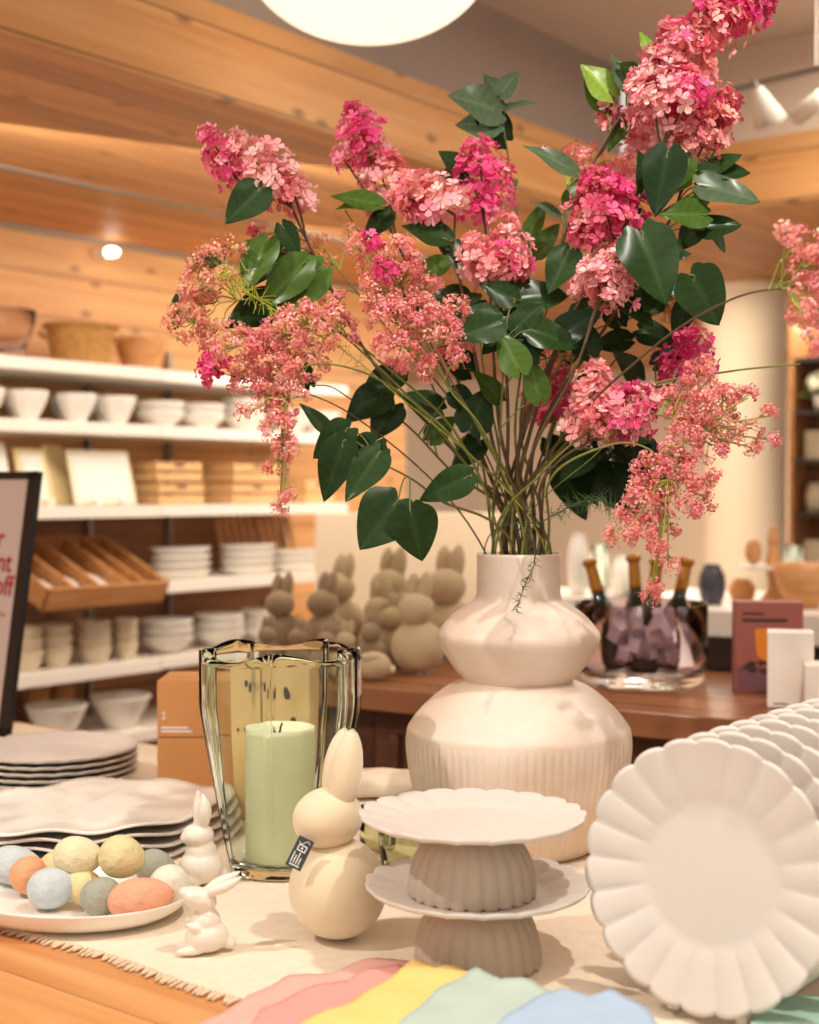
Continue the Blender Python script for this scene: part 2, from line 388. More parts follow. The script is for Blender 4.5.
def cake_stand(name, label, loc, group, rz=0, R=.1195):
    t = thing(name, label, 'cake stand', loc, rz, group)
    H = .086; P, mod, seg = scalloped_plate(R, 20, .012, .072, .005, .035, .0022)
    # underside slopes gently up to the rim
    P = [(.001, -.004), (.05, -.004)] + P[1:]
    def mod2(tt, i): return (1, 0) if i < 2 else mod(tt, i - 1)
    zb = H - .017
    MB().lathe(P, seg, (0, 0, zb), mod2).build('plate', PLATEM, t)
    NF = 24
    q = interp([(.067, 0), (.0675, .012), (.0645, .030), (.0575, .047), (.047, .058), (.036, zb - .004)], 4)
    def fl(tt, i):
        s_ = abs(math.sin(NF * tt / 2)) ** .7; k = 1 - i / len(q)
        return 1 - .045 * (1 - s_), (.0022 * (1 - s_) if i == 0 else 0)
    MB().lathe(q, NF * 8, mod=fl, cap0=True, cap1=True).build('fluted_foot', BASEM, t)
    return t
s1 = at(478, 500, 1.468)
LZ = .8025
cake_stand('cake_stand', 'lower scalloped cake stand with fluted grey foot, standing on the runner', (s1.x, s1.y, LZ), 'stacked cake stands')
s2 = at(472.5, 500, 1.462)
cake_stand('cake_stand', 'upper scalloped cake stand, stacked on the plate of another', (s2.x, s2.y, LZ + .086 - .017 + .0055), 'stacked cake stands', .13)

# ------------------------------------------------------------ upright plates at the right
PR = .128
P, mod, seg = scalloped_plate(PR, 22, .013, .066, .004, .03, .0036, 10)
pp = MB().lathe(P, seg, mod=mod)
pc = at(712, 886, 1.315); LEAN = math.radians(7)
row = eb
first = None
for k in range(10):
    c = pc + row * (.047 * k); c.z = .8045 + PR * math.cos(LEAN) + .006
    # plate axis points towards -eb, leaning back
    ax = (-row * math.cos(LEAN) + Vector((0, 0, math.sin(LEAN)))).normalized()
    q = ax.to_track_quat('Z', 'Y')
    nm = ['front plate of the upright row of scalloped plates', 'second plate from the front in the upright row', 'third plate from the front in the upright row', 'fourth upright scalloped plate, its rim showing above the third', 'fifth upright scalloped plate near the right edge of the photo'][k] if k < 5 else 'pale scalloped plate far back in the upright row, only its rim showing'
    if first is None:
        first = pp.build('scalloped_plate', PLATEM, loc=c); o = first
    else: o = first.copy(); COL.objects.link(o); o.location = c
    o.rotation_mode = 'QUATERNION'; o.rotation_quaternion = q @ Vector((0, 0, 1)).rotation_difference(Vector((0, 0, 1)))
    tag(o, nm, 'plate', 'scalloped plates standing in a row')
rk = thing('plate_rack', 'low white rack under the upright scalloped plates', 'plate rack', (pc.x, pc.y, .8045), A38)
for y in (-.035, .035):
    MB().box(-.012, .5, y - .006, y + .006, 0, .010).build('rail', SHELFW, rk, smooth=False, bevel=.002)
for k in range(11):
    MB().box(-.0 + .047 * k + .011, -.0 + .047 * k + .016, -.03, .03, .0, .007).build('rung', SHELFW, rk, smooth=False)

# ------------------------------------------------------------ glass hurricane and candle
G = at(280, 700, 1.83); gt = thing('glass_hurricane', 'green glass hurricane with pinched folds around the candle', 'candle holder', (G.x, G.y, .8025))
Hg = .288
def foil(tt, R, k):
    u = ((tt + .38) * 5 / (2 * PI)) % 1; s_ = abs(math.sin(PI * u)); d = math.exp(-((min(u, 1 - u)) / .055) ** 2)
    return R * (1 - .17 * k * d + .035 * k * s_)
def gl(zs, off):
    Pq = np.zeros((len(zs), 240, 3))
    for i, z in enumerate(zs):
        q = z / Hg; R = .064 + .040 * min(1, q / .75) ** .9 - off; k = min(1, q * 1.3 + .12)
        for j in range(240):
            tt = 2 * PI * j / 240; r = foil(tt, R, k); zz = z + (.006 * math.cos(5 * tt + 1.2) if i == len(zs) - 1 else 0) * (1)
            Pq[i, j] = (r * math.cos(tt), r * math.sin(tt), zz)
    return Pq
zo = [0, .004, .01] + [Hg * k / 22 for k in range(1, 23)]
zi = [.014] + [Hg * k / 22 for k in range(2, 23)]
outer = gl(zo, 0); inner = gl(zi, .005)
outer[0, :, :2] *= .95
m_ = MB(); full = np.concatenate([outer, inner[::-1]]); m_.grid(full, closed=True)
m_.f.append(tuple(range(240))[::-1]); nn = full.shape[0]; m_.f.append(tuple((nn - 1) * 240 + j for j in range(240)))
m_.build('glass_body', GLASSG, gt)
# pillar candle
ct = thing('pillar_candle', 'pale green pillar candle inside the glass hurricane', 'candle', (G.x, G.y, .8025 + .0145))
MB().lathe(interp([(.044, 0), (.0455, .004), (.0455, .09), (.0455, .166), (.0445, .1715), (.041, .172), (.034, .1685), (.018, .166), (.001, .1655)], 3), 64, cap1=False).build('wax', CANDLE, ct)
MB().tube([(0, 0, .163), (.001, 0, .172), (.003, 0, .178)], .0012, 6).build('wick', DARKP, ct)

# ------------------------------------------------------------ bunnies
def bunny(name, label, loc, H, rz, m, group, tagged=False, lean=.03, slim=1.0, el=1.0):
    t = thing(name, label, 'bunny figurine', loc, rz, group)      # faces local -X
    MB().lathe([(max(1e-4, .222 * H * slim * abs(math.sin(a)) ** .93), .235 * H - .238 * H * math.cos(a) * (1 if math.cos(a) < 0 else .97)) for a in [PI * k / 26 for k in range(1, 27)]], 40).build('body', m, t)
    hx = -.05 * H
    Mh = Matrix.Rotation(math.radians(-8), 3, 'Y')
    MB().ell((hx, 0, .575 * H), (.168 * H, .155 * H, .142 * H), 40, 24, Mh).build('head', m, t)
    for s_ in (-1, 1):
        e0 = Vector((hx + .05 * H, s_ * .052 * H, .655 * H)); e1 = Vector((hx + .075 * H + lean * H, s_ * .062 * H, (.655 + .345 * el * (1 if s_ < 0 else .96)) * H)); pts = [e0.lerp(e1, k / 18) for k in range(19)]
        n = len(pts); rad = [H * .076 * (.45 + .55 * el) * max(0, 1 - (((k / 18) - .40) / .605) ** 2) ** .62 for k in range(n)]
        MB().tube(pts, rad, 16).build('ear', m, t)
    if tagged:
        M = Matrix.Translation((0, 0, 0))
        y_ = -.0
        lb = MB(); Lg = .034; Wg = .018
        lb.box(-Wg / 2, Wg / 2, -.0006, .0006, -Lg / 2, Lg / 2)
        lo = lb.build('fabric_label', NAVY, t, smooth=False); lo['label'] = 'dark woven brand label'
        lo.matrix_local = tagged
        for (a, b_, c_, d_) in ((-.006, -.0048, -.012, .0), (-.003, -.0018, -.012, -.003), (0, .0012, -.012, .001), (.003, .0042, -.012, -.004), (-.006, .0055, -.0145, -.0132),
                                (-.005, .005, .002, .0032), (-.005, -.0038, .003, .009), (.0038, .005, .003, .009), (-.005, .005, .008, .0092), (-.001, .001, .0045, .0068)):
            g_ = MB().box(a, b_, -.0012, -.0006, c_, d_).build('woven_mark', WHITEP, lo, smooth=False)
        MB().tube([(x_ * .006, -.0009, .012 + .0025 * math.sin(x_ * 3)) for x_ in [k / 6 - 1 for k in range(13)]], .0004, 4).build('woven_mark', WHITEP, lo)
    return t
bp = onz(338, 938, .8025); Hb = .234
# label hangs at the left of the neck, facing the camera
tagM = Matrix.Translation((-.052, -.030, .106)) @ Matrix.Rotation(math.radians(28), 4, 'Y') @ Matrix.Rotation(math.radians(-22), 4, 'Z') 
bunny('bunny_figurine', 'large cream flocked bunny with a dark neck label beside the glass hurricane', (bp.x, bp.y, .8030), Hb, math.radians(20), FLOCK, 'bunnies on the runner', tagM, slim=1.05)

def porcelain_bunny(name, label, loc, S, rz, up):
    mb = MB(); e = lambda c, r, ry=0: mb.ell(c, r, 24, 16, Matrix.Rotation(math.radians(ry), 3, 'Y'))
    if up:      # upright ears
        e((0, 0, .20), (.21, .19, .20)); e((.0, 0, .36), (.15, .14, .16)); e((-.09, .08, .09), (.10, .07, .09)); e((-.09, -.08, .09), (.10, .07, .09)); e((.2, 0, .1), (.07, .07, .07))
        e((-.03, 0, .54), (.155, .145, .125)); e((-.12, 0, .52), (.08, .08, .065))
        for s_ in (-1, 1):
            mb.tube(bez([(.0, s_ * .04, .62), (.01 , s_ * .075, .76), (.01, s_ * .09, .90), (-.01, s_ * .07, 1.02)], 5), [.04, .05, .058, .064, .067, .069, .07, .068, .065, .06, .053, .045, .035, .027, .018, .008], 12)
    else:       # nose up, ears laid back
        e((.03, 0, .20), (.23, .20, .20)); e((.02, 0, .38), (.155, .15, .18), 5); e((-.14, .09, .06), (.16, .07, .055)); e((-.14, -.09, .06), (.16, .07, .055)); e((.26, 0, .10), (.08, .08, .08))
        e((-.10, -.12, .34), (.11, .05, .05), 35); e((-.10, .12, .34), (.11, .05, .05), 35)
        e((-.05, 0, .66), (.20, .15, .135), 28); e((-.17, 0, .735), (.10, .085, .075), 25)
        for s_ in (-1, 1):
            mb.tube(bez([(.03, s_ * .06, .74), (.16, s_ * .10, .80), (.28, s_ * .11, .86), (.40, s_ * .10, .94)], 5), [.045, .055, .06, .066, .07, .072, .073, .072, .07, .066, .06, .052, .042, .03, .02, .01], 12)
        for s_ in (-1, 1): mb.tube([(-.09 + .045 * math.cos(a), s_ * (.128 + .01 * 0), .72 + .03 * math.sin(a)) for a in [k * PI / 6 for k in range(13)]], .013, 6)
    mb.v = [v * S * np.array([1.16, 1.16, 1]) for v in mb.v]
    o = mb.build(name, CERAM, loc=loc, rot=(0, 0, rz))
    r = o.modifiers.new('fuse', 'REMESH'); r.mode = 'VOXEL'; r.voxel_size = S * .017; r.use_smooth_shade = True
    sm = o.modifiers.new('smooth', 'SMOOTH'); sm.iterations = 5; sm.factor = .6
    return tag(o, label, 'bunny figurine', 'small white bunnies')
p = onz(204, 952, .8025); porcelain_bunny('rabbit_figurine', 'small white bunny with raised nose and swept back ears beside of the egg dish', (p.x, p.y, .8025), .088, math.radians(12), False)
p = onz(201, 884, .8025); porcelain_bunny('rabbit_figurine', 'small white bunny with upright ears, between the egg dish and the glass hurricane', (p.x, p.y, .8025), .116, math.radians(25), True)

# ------------------------------------------------------------ egg dish and eggs
dc = Vector((-.402, 1.650, .8028))
dm = MB(); Pd = [(.001, .006), (.06, .006), (.085, .008), (.095, .014), (.1, .022), (.1055, .033), (.108, .0345), (.1075, .031), (.100, .015), (.092, .006), (.07, .0), (.001, 0)]
dm.lathe(Pd[::-1], 72)
dm.v = [v * np.array([1.40, 1.06, .82]) for v in dm.v]
tag(dm.build('oval_dish', CERAM_G, loc=dc, rot=(0, 0, math.radians(-20))), 'oval white dish heaped with speckled pastel eggs', 'dish')
def eggmat(n, c): return mat(n, c, .8, vary=(.12, 40), bump=(1.0, 130), bdist=.003)
EM = {k: eggmat('egg_' + k, srgb(*v)) for k, v in dict(blue=(202, 210, 212), orange=(236, 168, 124), cream=(236, 222, 184), yellow=(230, 210, 160), grey=(168, 168, 152), coral=(240, 170, 136), gold=(240, 212, 158), white=(236, 228, 208), olive=(226, 210, 158)).items()}
eggs = [(16, 866, 1.70, .034, .0235, 'blue', 12, 'large pale blue egg at the far left of the dish'),
        (29, 876, 1.665, .023, .022, 'orange', 60, 'orange egg half hidden behind a pale blue egg'),
        (52, 888, 1.625, .0285, .0235, 'blue', -8, 'rounded pale blue egg at the front left of the dish'),
        (78, 856, 1.700, .029, .0225, 'cream', 5, 'cream egg lying on top of the heap'),
        (122, 857, 1.665, .027, .0245, 'olive', 15, 'yellow olive egg on top of the heap, right of the cream one'),
        (86, 889, 1.650, .0270, .0200, 'gold', 40, 'golden yellow egg behind the dark grey green one'),
        (101, 896, 1.612, .0235, .0215, 'grey', -30, 'dark grey green egg left of the coral egg at the front'),
        (141, 899, 1.600, .0375, .0235, 'coral', -8, 'long coral orange egg at the front right of the dish'),
        (156, 868, 1.700, .026, .0215, 'grey', 25, 'grey green egg at the back right of the heap'),
        (170, 887, 1.655, .0255, .0235, 'white', 70, 'whitish cream egg at the right end of the dish'),
        (60, 869, 1.735, .026, .022, 'gold', 0, 'yellow egg at the back of the heap')]
for (x, y, D, L, r, cname, ang, lab) in eggs:
    L *= 1.02; r *= 1.02; tops = 'on top' in lab; c = onz(x, y, .8028 + .0068 + r + (.034 if tops else 0)); M = Matrix.Rotation(math.radians(ang), 3, 'Y') @ Matrix.Rotation(PI / 2, 3, 'Y')
    mb = MB().ell((0, 0, 0), (r, r, L), 32, 20, M, egg=.10)
    tag(mb.build('speckled_egg', EM[cname], loc=c), lab, 'egg', 'pastel eggs on the oval dish')

# ------------------------------------------------------------ wavy platters at the left
for k in range(4):
    c = Vector((-.455, 2.005, .8030 + .0125 * k)); ph = k * .7; S = .178 - .003 * k
    mb = MB()
    def wav(tt, i, ph=ph, k=k):
        q = [0, .5, .8, .93, 1, 1, .93, .8, .5, 0][i]
        return 1 + q * (.03 * math.sin(5 * tt + ph) + .02 * math.sin(11 * tt + 2 * ph)), .0034 * q ** 5 * math.sin(9 * tt + ph * 1.3)
    Pq = [(.001, 0), (.5 * S, 0), (.8 * S, .001), (.93 * S, .004), (S, .007), (S * .998, .0105), (.93 * S, .0085), (.8 * S, .006), (.5 * S, .005), (.001, .005)]
    Pq = [(r, z) for r, z in Pq]
    mb.lathe(Pq, 120, mod=wav); mb.v = [v * np.array([1.12, .98, 1]) for v in mb.v]
    tag(mb.build('wavy_platter', CERAM_G if k == 3 else PLATEM, loc=c, rot=(0, 0, .2 * k)), ['bottom wavy platter of the stack behind the egg dish', 'second wavy platter from the bottom, behind the egg dish', 'third wavy platter from the bottom, behind the egg dish', 'topmost white wavy platter behind the egg dish'][k], 'platter', 'stacked wavy platters')
# scalloped plate stack
P, mod, seg = scalloped_plate(.142, 22, .014, .085, .0045, .03, .002, 8)
base = None
for k in range(5):
    loc = (-.607, 2.385, .8030 + .0108 * k)
    if base is None: base = MB().lathe(P, seg, mod=mod).build('stacked_plate', PLATEM, loc=loc); o = base
    else: o = base.copy(); COL.objects.link(o); o.location = loc; o.rotation_euler = (0, 0, .05 * k)
    tag(o, ['lowest plate of the left hand stack', 'second plate from the bottom of the left hand stack', 'middle plate of the left hand stack', 'fourth plate up in the left hand stack', 'top plate of the left hand stack under the framed sign'][k], 'plate', 'stack of scalloped plates at the left')

# ------------------------------------------------------------ framed sign
def text_mesh(txt, size, m, parent, mtx, name='lettering', align='RIGHT', extr=.0004):
    c = bpy.data.curves.new('txt', 'FONT'); c.body = txt; c.size = size; c.align_x = align; c.extrude = extr; c.offset = size * .008
    o = bpy.data.objects.new('txt', c); COL.objects.link(o)
    bpy.context.view_layer.update()
    me = bpy.data.meshes.new_from_object(o.evaluated_get(bpy.context.evaluated_depsgraph_get()))
    bpy.data.objects.remove(o); me.materials.clear(); me.materials.append(m); me.name = name
    q = bpy.data.objects.new(name, me); COL.objects.link(q); q.parent = parent; q.matrix_local = mtx
    return q
sp_ = at(8, 700, 2.72); st = thing('framed_sign', 'black framed sale sign with red lettering behind the plate stack', 'sign', (sp_.x, sp_.y, .8045), A38 - PI / 2)
LS = math.radians(-8.5); Ms = Matrix.Rotation(LS, 4, 'X')   # leans back
SW, SH, FW = .42, .535, .029
for (a, b_, c_, d_) in ((-SW, 0, 0, FW), (-SW, 0, SH - FW * .55, SH), (-SW, -SW + FW, 0, SH), (-FW, 0, 0, SH)):
    o = MB().box(a, b_, -.007, .007, c_, d_).build('frame', BLACK, st, smooth=False, bevel=.001); o.matrix_local = Matrix.Translation((0, 0, .003)) @ Ms
o = MB().box(-SW + .01, -.01, -.004, .004, .01, SH - .01).build('sign_card', SIGNW, st, smooth=False); o.matrix_local = Matrix.Translation((0, 0, .003)) @ Ms
card = o
def sg(x, z): return Matrix.Translation((x, -.0052, z)) @ Matrix.Rotation(PI / 2, 4, 'X')
text_mesh('r', .058, RED, card, sg(-.084, .381)); text_mesh('nt', .058, RED, card, sg(-.050, .332)); text_mesh('off', .058, RED, card, sg(-.038, .285))
text_mesh('stores.', .016, KRAFT, card, sg(-.050, .243))
# easel strut behind
o = MB().box(-.23, -.19, 0, .008, 0, .30).build('easel_strut', BLACK, st, smooth=False); o.matrix_local = Matrix.Translation((0, .16, .003)) @ Matrix.Rotation(math.radians(22), 4, 'X')

# ------------------------------------------------------------ boxes behind the hurricane
def box_thing(name, label, cat, loc, dx, dy, dz, rz, m, group=None, lid=None):
    t = thing(name, label, cat, loc, rz, group)
    MB().box(-dx / 2, dx / 2, -dy / 2, dy / 2, 0, dz).build('carton', m, t, smooth=False, bevel=.0015)
    return t
bx = at(157, 700, 2.30)
b1 = box_thing('gift_box', 'lower orange brown gift box behind the glass hurricane', 'box', (bx.x + .105, bx.y + .06, .8025), .21, .12, .089, 0, KRAFT, 'orange gift boxes')
b2 = box_thing('gift_box', 'upper orange brown gift box with small white print', 'box', (bx.x + .105, bx.y + .06, .8025 + .0905), .21, .12, .093, 0, KRAFT, 'orange gift boxes')
text_mesh('2', .016, WHITEP, b2.children[0], Matrix.Translation((-.098, -.0605, .030)) @ Matrix.Rotation(PI / 2, 4, 'X'), 'printed_number', 'LEFT')
for k, wd in ((0, .044), (1, .05)):
    MB().box(-.098, -.098 + wd, -.0606, -.060, .014 - .006 * k, .0172 - .006 * k).build('printed_line', WHITEP, b2.children[0], smooth=False)
b3 = box_thing('patterned_box', 'tan box with dark leaf prints seen through the glass hurricane', 'box', (-.205, 2.12, .8045), .135, .06, .235, math.radians(-12), KRAFT_L)
for k in range(7):
    a = k * .9; x0, z0 = [(-.04, .205), (-.012, .20), (.03, .19), (-.045, .13), (.0, .14), (.04, .15), (.01, .085)][k]
    mb = MB(); pts = []
    for i in range(14):
        s_ = 2 * PI * i / 14; lx = .010 * math.cos(s_) * (1 + .3 * math.cos(s_)); lz = .005 * math.sin(s_)
        pts.append((x0 + lx * math.cos(a) - lz * math.sin(a), -.0305, z0 + lx * math.sin(a) + lz * math.cos(a)))
    mb.add(pts + [(x, y - .0005, z) for x, y, z in pts], [tuple(range(14)), tuple(range(27, 13, -1))] + [(i, (i + 1) % 14, 14 + (i + 1) % 14, 14 + i) for i in range(14)])
    mb.build('leaf_print', DARKP, b3.children[0], smooth=False)

# rolled cloth and tumbler behind the cake stands
rc = onz(392, 815, .8045)
rt2 = thing('folded_throw', 'folded beige cloth at the rear edge behind the bunny', 'cloth', (rc.x, rc.y, .8045), math.radians(-8))
for k in range(2):
    mb = MB(); n = 28; Pq = np.zeros((n, 28, 3))
    for i in range(n):
        u = i / (n - 1); sx = .095 * (2 * u - 1); e_ = (1 - abs(2 * u - 1) ** 6) ** .4 if abs(2 * u - 1) < 1 else 0
        for j in range(28):
            a = 2 * PI * j / 28; ca, sa = math.cos(a), math.sin(a)
            Pq[i, j] = (sx, .055 * math.copysign(abs(ca) ** .5, ca) * (.2 + .8 * e_), .0165 + .0325 * k + (.0160 * math.copysign(abs(sa) ** .6, sa) + .001 * math.sin(20 * u)) * (.3 + .7 * e_))
    mb.grid(Pq, closed=True); mb.f.append(tuple(range(28))[::-1]); mb.f.append(tuple((n - 1) * 28 + j for j in range(28)))
    mb.build('fold', LINEN, rt2)
def tumbler(label, px, D, R, H, m, lab=False):
    c = at(px, 800, D); t = thing('glass_tumbler', label, 'glass', (c.x, c.y, .8030), 0)
    out = [(R * .82, 0), (R * .86, .01), (R * .95, H * .5), (R, H)]; inn = [(R - .002, H), (R * .95 - .003, H * .5), (R * .8, .012), (.001, .010)]
    MB().lathe([(.001, 0)] + out + inn, 8 * 6, mod=lambda a, i: (1 - .04 * abs(math.sin(4 * a)), 0)).build('glass_body', m, t)
    if lab:
        MB().box(-.012, .012, -R * 1.0 - .002, -R * 1.0 - .0012, .004, .024).build('paper_label', WHITEP, t, smooth=False)
        MB().tube([(.007 * math.cos(a), -R - .0022, .014 + .007 * math.sin(a)) for a in [k * PI / 8 for k in range(17)]], .0007, 4).build('label_ring', DARKP, t)
        MB().tube([(.003 * math.cos(a), -R - .0022, .014 + .003 * math.sin(a)) for a in [k * PI / 6 for k in range(13)]], .0007, 4).build('label_ring', DARKP, t)
    return t
tumbler('olive glass tumbler with a small white label, behind the cake stands', 402, 1.80, .032, .095, GLASSO, True)
tumbler('yellow green glass tumbler just right of the cream bunny', 378, 1.88, .027, .07, GLASSO)

# ------------------------------------------------------------ pastel napkins at the front
def napkin(label, pts_px, m, z, seed, nfold=1):
    """pts_px: back-left corner, back tip, back-right corner, front-right, front-left in photo pixels"""
    rr = random.Random(seed); P3 = [onz(x, y, z) for x, y in pts_px]
    # dense outline with scalloped edge between corners
    out = []
    for i in range(len(P3)):
        a, b_ = P3[i], P3[(i + 1) % len(P3)]; L = (b_ - a).length; n = max(2, int(L / .004)); d = (b_ - a).normalized(); nn = Vector((d.y, -d.x, 0))
        if nn.dot((a + b_) / 2 - sum(P3, Vector()) / len(P3)) < 0: nn = -nn
        for k in range(n):
            q = k / n; out.append(a.lerp(b_, q) + nn * (.0018 * abs(math.sin(PI * L / .014 * q))))
    c = sum(out, Vector()) / len(out); c.z = z; n = len(out); rings = [1.0, .9, .7, .45, .2]
    mb = MB(); V = []
    for side in (0, 1):
        for q in rings:
            for p_ in out:
                v = c.lerp(p_, q); h = .0022 * math.sin(v.x * 70 + seed) * math.sin(v.y * 55 + seed * 2) + .004 * (1 - q)
                V.append((v.x, v.y, z + h - (.007 if side else 0)))
    T = len(rings) * n; f = []
    for s_ in (0, 1):
        for i in range(len(rings) - 1):
            for j in range(n):
                k = (j + 1) % n; q_ = (s_ * T + i * n + j, s_ * T + i * n + k, s_ * T + (i + 1) * n + k, s_ * T + (i + 1) * n + j); f.append(q_ if s_ == 0 else q_[::-1])
        last = tuple(s_ * T + (len(rings) - 1) * n + j for j in range(n)); f.append(last if s_ == 0 else last[::-1])
    for j in range(n): k = (j + 1) % n; f.append((j, T + j, T + k, k))
    mb.add(V, f); o = mb.build('paper_napkin', m); return tag(o, label, 'napkin', 'pastel napkins along the front edge')
NPK = {k: mat('napkin_' + k, srgb(*v), .85, vary=(.06, 25), bump=(.3, 200), bdist=.0008) for k, v in dict(pink=(232, 178, 164), rose=(226, 160, 150), yellow=(246, 208, 126), sage=(184, 202, 190), blue=(172, 194, 218), mint=(176, 216, 196)).items()}
napkin('wide pale pink napkin at the front, leftmost of the pastel napkins', [(195, 1026), (245, 998), (288, 976), (330, 972), (372, 957), (440, 964), (430, 1060), (170, 1060)], NPK['pink'], .8125, 1)
napkin('deeper rose napkin lying on the pale pink one', [(262, 1010), (318, 985), (350, 980), (375, 968), (400, 963), (450, 1060), (230, 1060)], NPK['rose'], .8215, 2)
napkin('yellow napkin between the rose and the sage ones', [(300, 1022), (352, 1001), (380, 984), (416, 958), (438, 968), (447, 964), (472, 972), (500, 1060), (270, 1075)], NPK['yellow'], .8305, 3)
napkin('sage green napkin right of the yellow one', [(402, 1020), (436, 990), (476, 967), (500, 980), (528, 980), (552, 992), (590, 1065), (370, 1065)], NPK['sage'], .8395, 4)
napkin('pale blue napkin below the upright plates', [(508, 1012), (532, 1000), (560, 986), (590, 996), (612, 990), (645, 1008), (700, 1080), (460, 1080)], NPK['blue'], .8485, 5)
napkin('mint napkin in the bottom right corner', [(756, 1014), (780, 1000), (800, 994), (860, 996), (900, 1080), (730, 1080)], NPK['mint'], .8185, 6)

# ------------------------------------------------------------ rear counter
CA = math.radians(-32); cc = onz(358, 686, .90); ca_ = Vector((math.cos(CA), math.sin(CA), 0)); cbv = Vector((-math.sin(CA), math.cos(CA), 0))
ct = thing('wooden_counter', 'reddish brown wooden counter behind the table carrying the bunnies', 'counter', (cc.x, cc.y, 0), CA)
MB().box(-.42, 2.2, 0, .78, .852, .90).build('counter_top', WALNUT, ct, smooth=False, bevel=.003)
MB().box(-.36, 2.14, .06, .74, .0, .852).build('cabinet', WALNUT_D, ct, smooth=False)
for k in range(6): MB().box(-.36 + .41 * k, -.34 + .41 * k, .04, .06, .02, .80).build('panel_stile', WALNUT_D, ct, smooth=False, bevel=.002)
ZB = .9015
group = 'flocked bunnies on the wooden counter'
bn = [(282, 3.32, .225, FLOCK_B, 'taupe bunny farthest left on the counter'), (326, 3.30, .23, FLOCK_B, 'taupe bunny second from the left in the rear row'),
      (342, 3.46, .27, FLOCK_P, 'tall sand bunny rising behind the second taupe one'), (380, 3.20, .215, FLOCK_G, 'olive bunny in the middle of the counter'),
      (392, 3.38, .29, FLOCK_G, 'tall olive bunny under the big hanging leaves'), (418, 3.04, .245, FLOCK_P, 'round sand bunny at the front, left of the ribbed vase'),
      (449, 3.28, .30, FLOCK_P, 'tallest sand bunny, just left of the vase neck'),
      (268, 3.13, .13, FLOCK_B, 'small taupe bunny left of the front row'), (299, 3.12, .125, FLOCK_B, 'small taupe bunny beside the leftmost small one'),
      (327, 3.05, .125, FLOCK_B, 'small bunny seen above the hurricane rim, centre'), (347, 2.98, .135, FLOCK_G, 'small olive bunny right of the hurricane rim'),
      (372, 3.07, .150, FLOCK_B, 'small taupe bunny in front of the olive one'), (395, 3.15, .19, FLOCK_G, 'olive bunny hidden behind the round sand bunny')]
for (px, D, H, m, lab) in bn:
    c = at(px, 600, D); bunny('bunny_figurine', lab, (c.x, c.y, ZB), H, random.uniform(-.4, .4) + PI / 2 * .6, m, group, slim=1.08, el=.72)
c = at(374, 600, 2.93); bt = thing('bunny_figurine', 'small lying beige bunny with a round tail at the counter edge', 'bunny figurine', (c.x, c.y, ZB), .3, group)
MB().ell((0, 0, .030), (.037, .030, .0295)).build('body', FLOCK_P, bt); MB().ell((.036, -.006, .022), (.009, .009, .009)).build('tail', FLOCK, bt)
for s_ in (-1, 1): MB().ell((-.012, s_ * .010 - .01, .050), (.022, .006, .008)).build('ear', FLOCK_P, bt)

# ice bowl with bottles
c = at(641, 650, 2.90); it = thing('glass_bowl', 'wide lilac glass bowl of dark bottles on the counter', 'bowl', (c.x, c.y, ZB))
R = .136
out = [(R * .92, 0), (R * .97, .012), (R * .97, .04), (R, .05), (R, .166)]; inn = [(R - .005, .166), (R - .006, .055), (R * .9, .02), (.001, .016)]
MB().lathe([(.001, 0)] + out + inn, 200, mod=lambda a, i: (1 - .012 * abs(math.sin(50 * a)) * (i in (4, 5)), 0)).build('glass_body', GLASSP, it)
ice = MB(); 
for k in range(70):
    a = random.uniform(0, 2 * PI); r = random.uniform(.02, .105); M = Matrix.Translation((r * math.cos(a), r * math.sin(a), random.uniform(.055, .125))) @ Matrix.Rotation(random.uniform(0, 3), 4, (random.random(), random.random(), .3))
    s_ = random.uniform(.009, .015); ice.box(-s_, s_, -s_, s_, -s_, s_, M)
tag(ice.build('ice_cubes', mat('ice', srgb(190, 165, 172), .12, coat=.4), smooth=False, loc=(c.x, c.y, ZB), bevel=.002), 'heap of lilac tinted ice cubes in the glass bowl', 'ice', kind='stuff')
for k, (dx, dy, tx, ty, lab) in enumerate(((-.055, .02, -.25, .1, 'dark green bottle leaning left in the ice bowl'), (.0, -.04, .1, -.1, 'dark green bottle in the middle of the ice bowl'), (.062, .02, .22, .05, 'gold necked green bottle leaning right in the ice bowl'), (.01, .065, -.05, .12, 'green bottle at the back of the ice bowl'))):
    bt = thing('wine_bottle', lab, 'bottle', (c.x + dx * .8, c.y + dy * .8, ZB + .022)); bt.rotation_euler = (-ty, tx, 0)
    MB().lathe(interp([(.027, 0), (.029, .01), (.029, .10), (.027, .125), (.015, .155), (.0125, .17)], 4), 32).build('bottle_body', BOTTLE, bt)
    MB().lathe(interp([(.0130, .168), (.0125, .20), (.012, .225), (.0155, .228), (.0155, .236), (.012, .24)], 3), 24).build('foil_neck', GOLD, bt)
# mauve pack, white boxes
c = at(767, 690, 2.78); mt = box_thing('recipe_box', 'mauve printed pack with an orange drink picture', 'box', (c.x, c.y, ZB), .132, .05, .178, math.radians(-6), MAUVE)
MB().box(-.052, -.01, -.0258, -.0249, .152, .157).build('printed_line', DARKP, mt.children[0], smooth=False)
MB().box(-.052, .035, -.0258, -.0249, .138, .145).build('printed_line', DARKP, mt.children[0], smooth=False)
MB().box(-.062, .062, -.0256, -.0249, .004, .05).build('printed_band', mat('plum_print', srgb(120, 78, 88), .6), mt, smooth=False)
g_ = MB(); pts = [(-.018, .125), (-.014, .075), (-.004, .062), (-.003, .05), (.003, .05), (.004, .062), (.014, .075), (.018, .125)]
g_.add([(x - .01, -.0262, z) for x, z in pts] + [(x - .01, -.0252, z) for x, z in pts], [tuple(range(8)), tuple(range(15, 7, -1))]); g_.build('drink_picture', AMBER, mt.children[0], smooth=False)
g_ = MB()
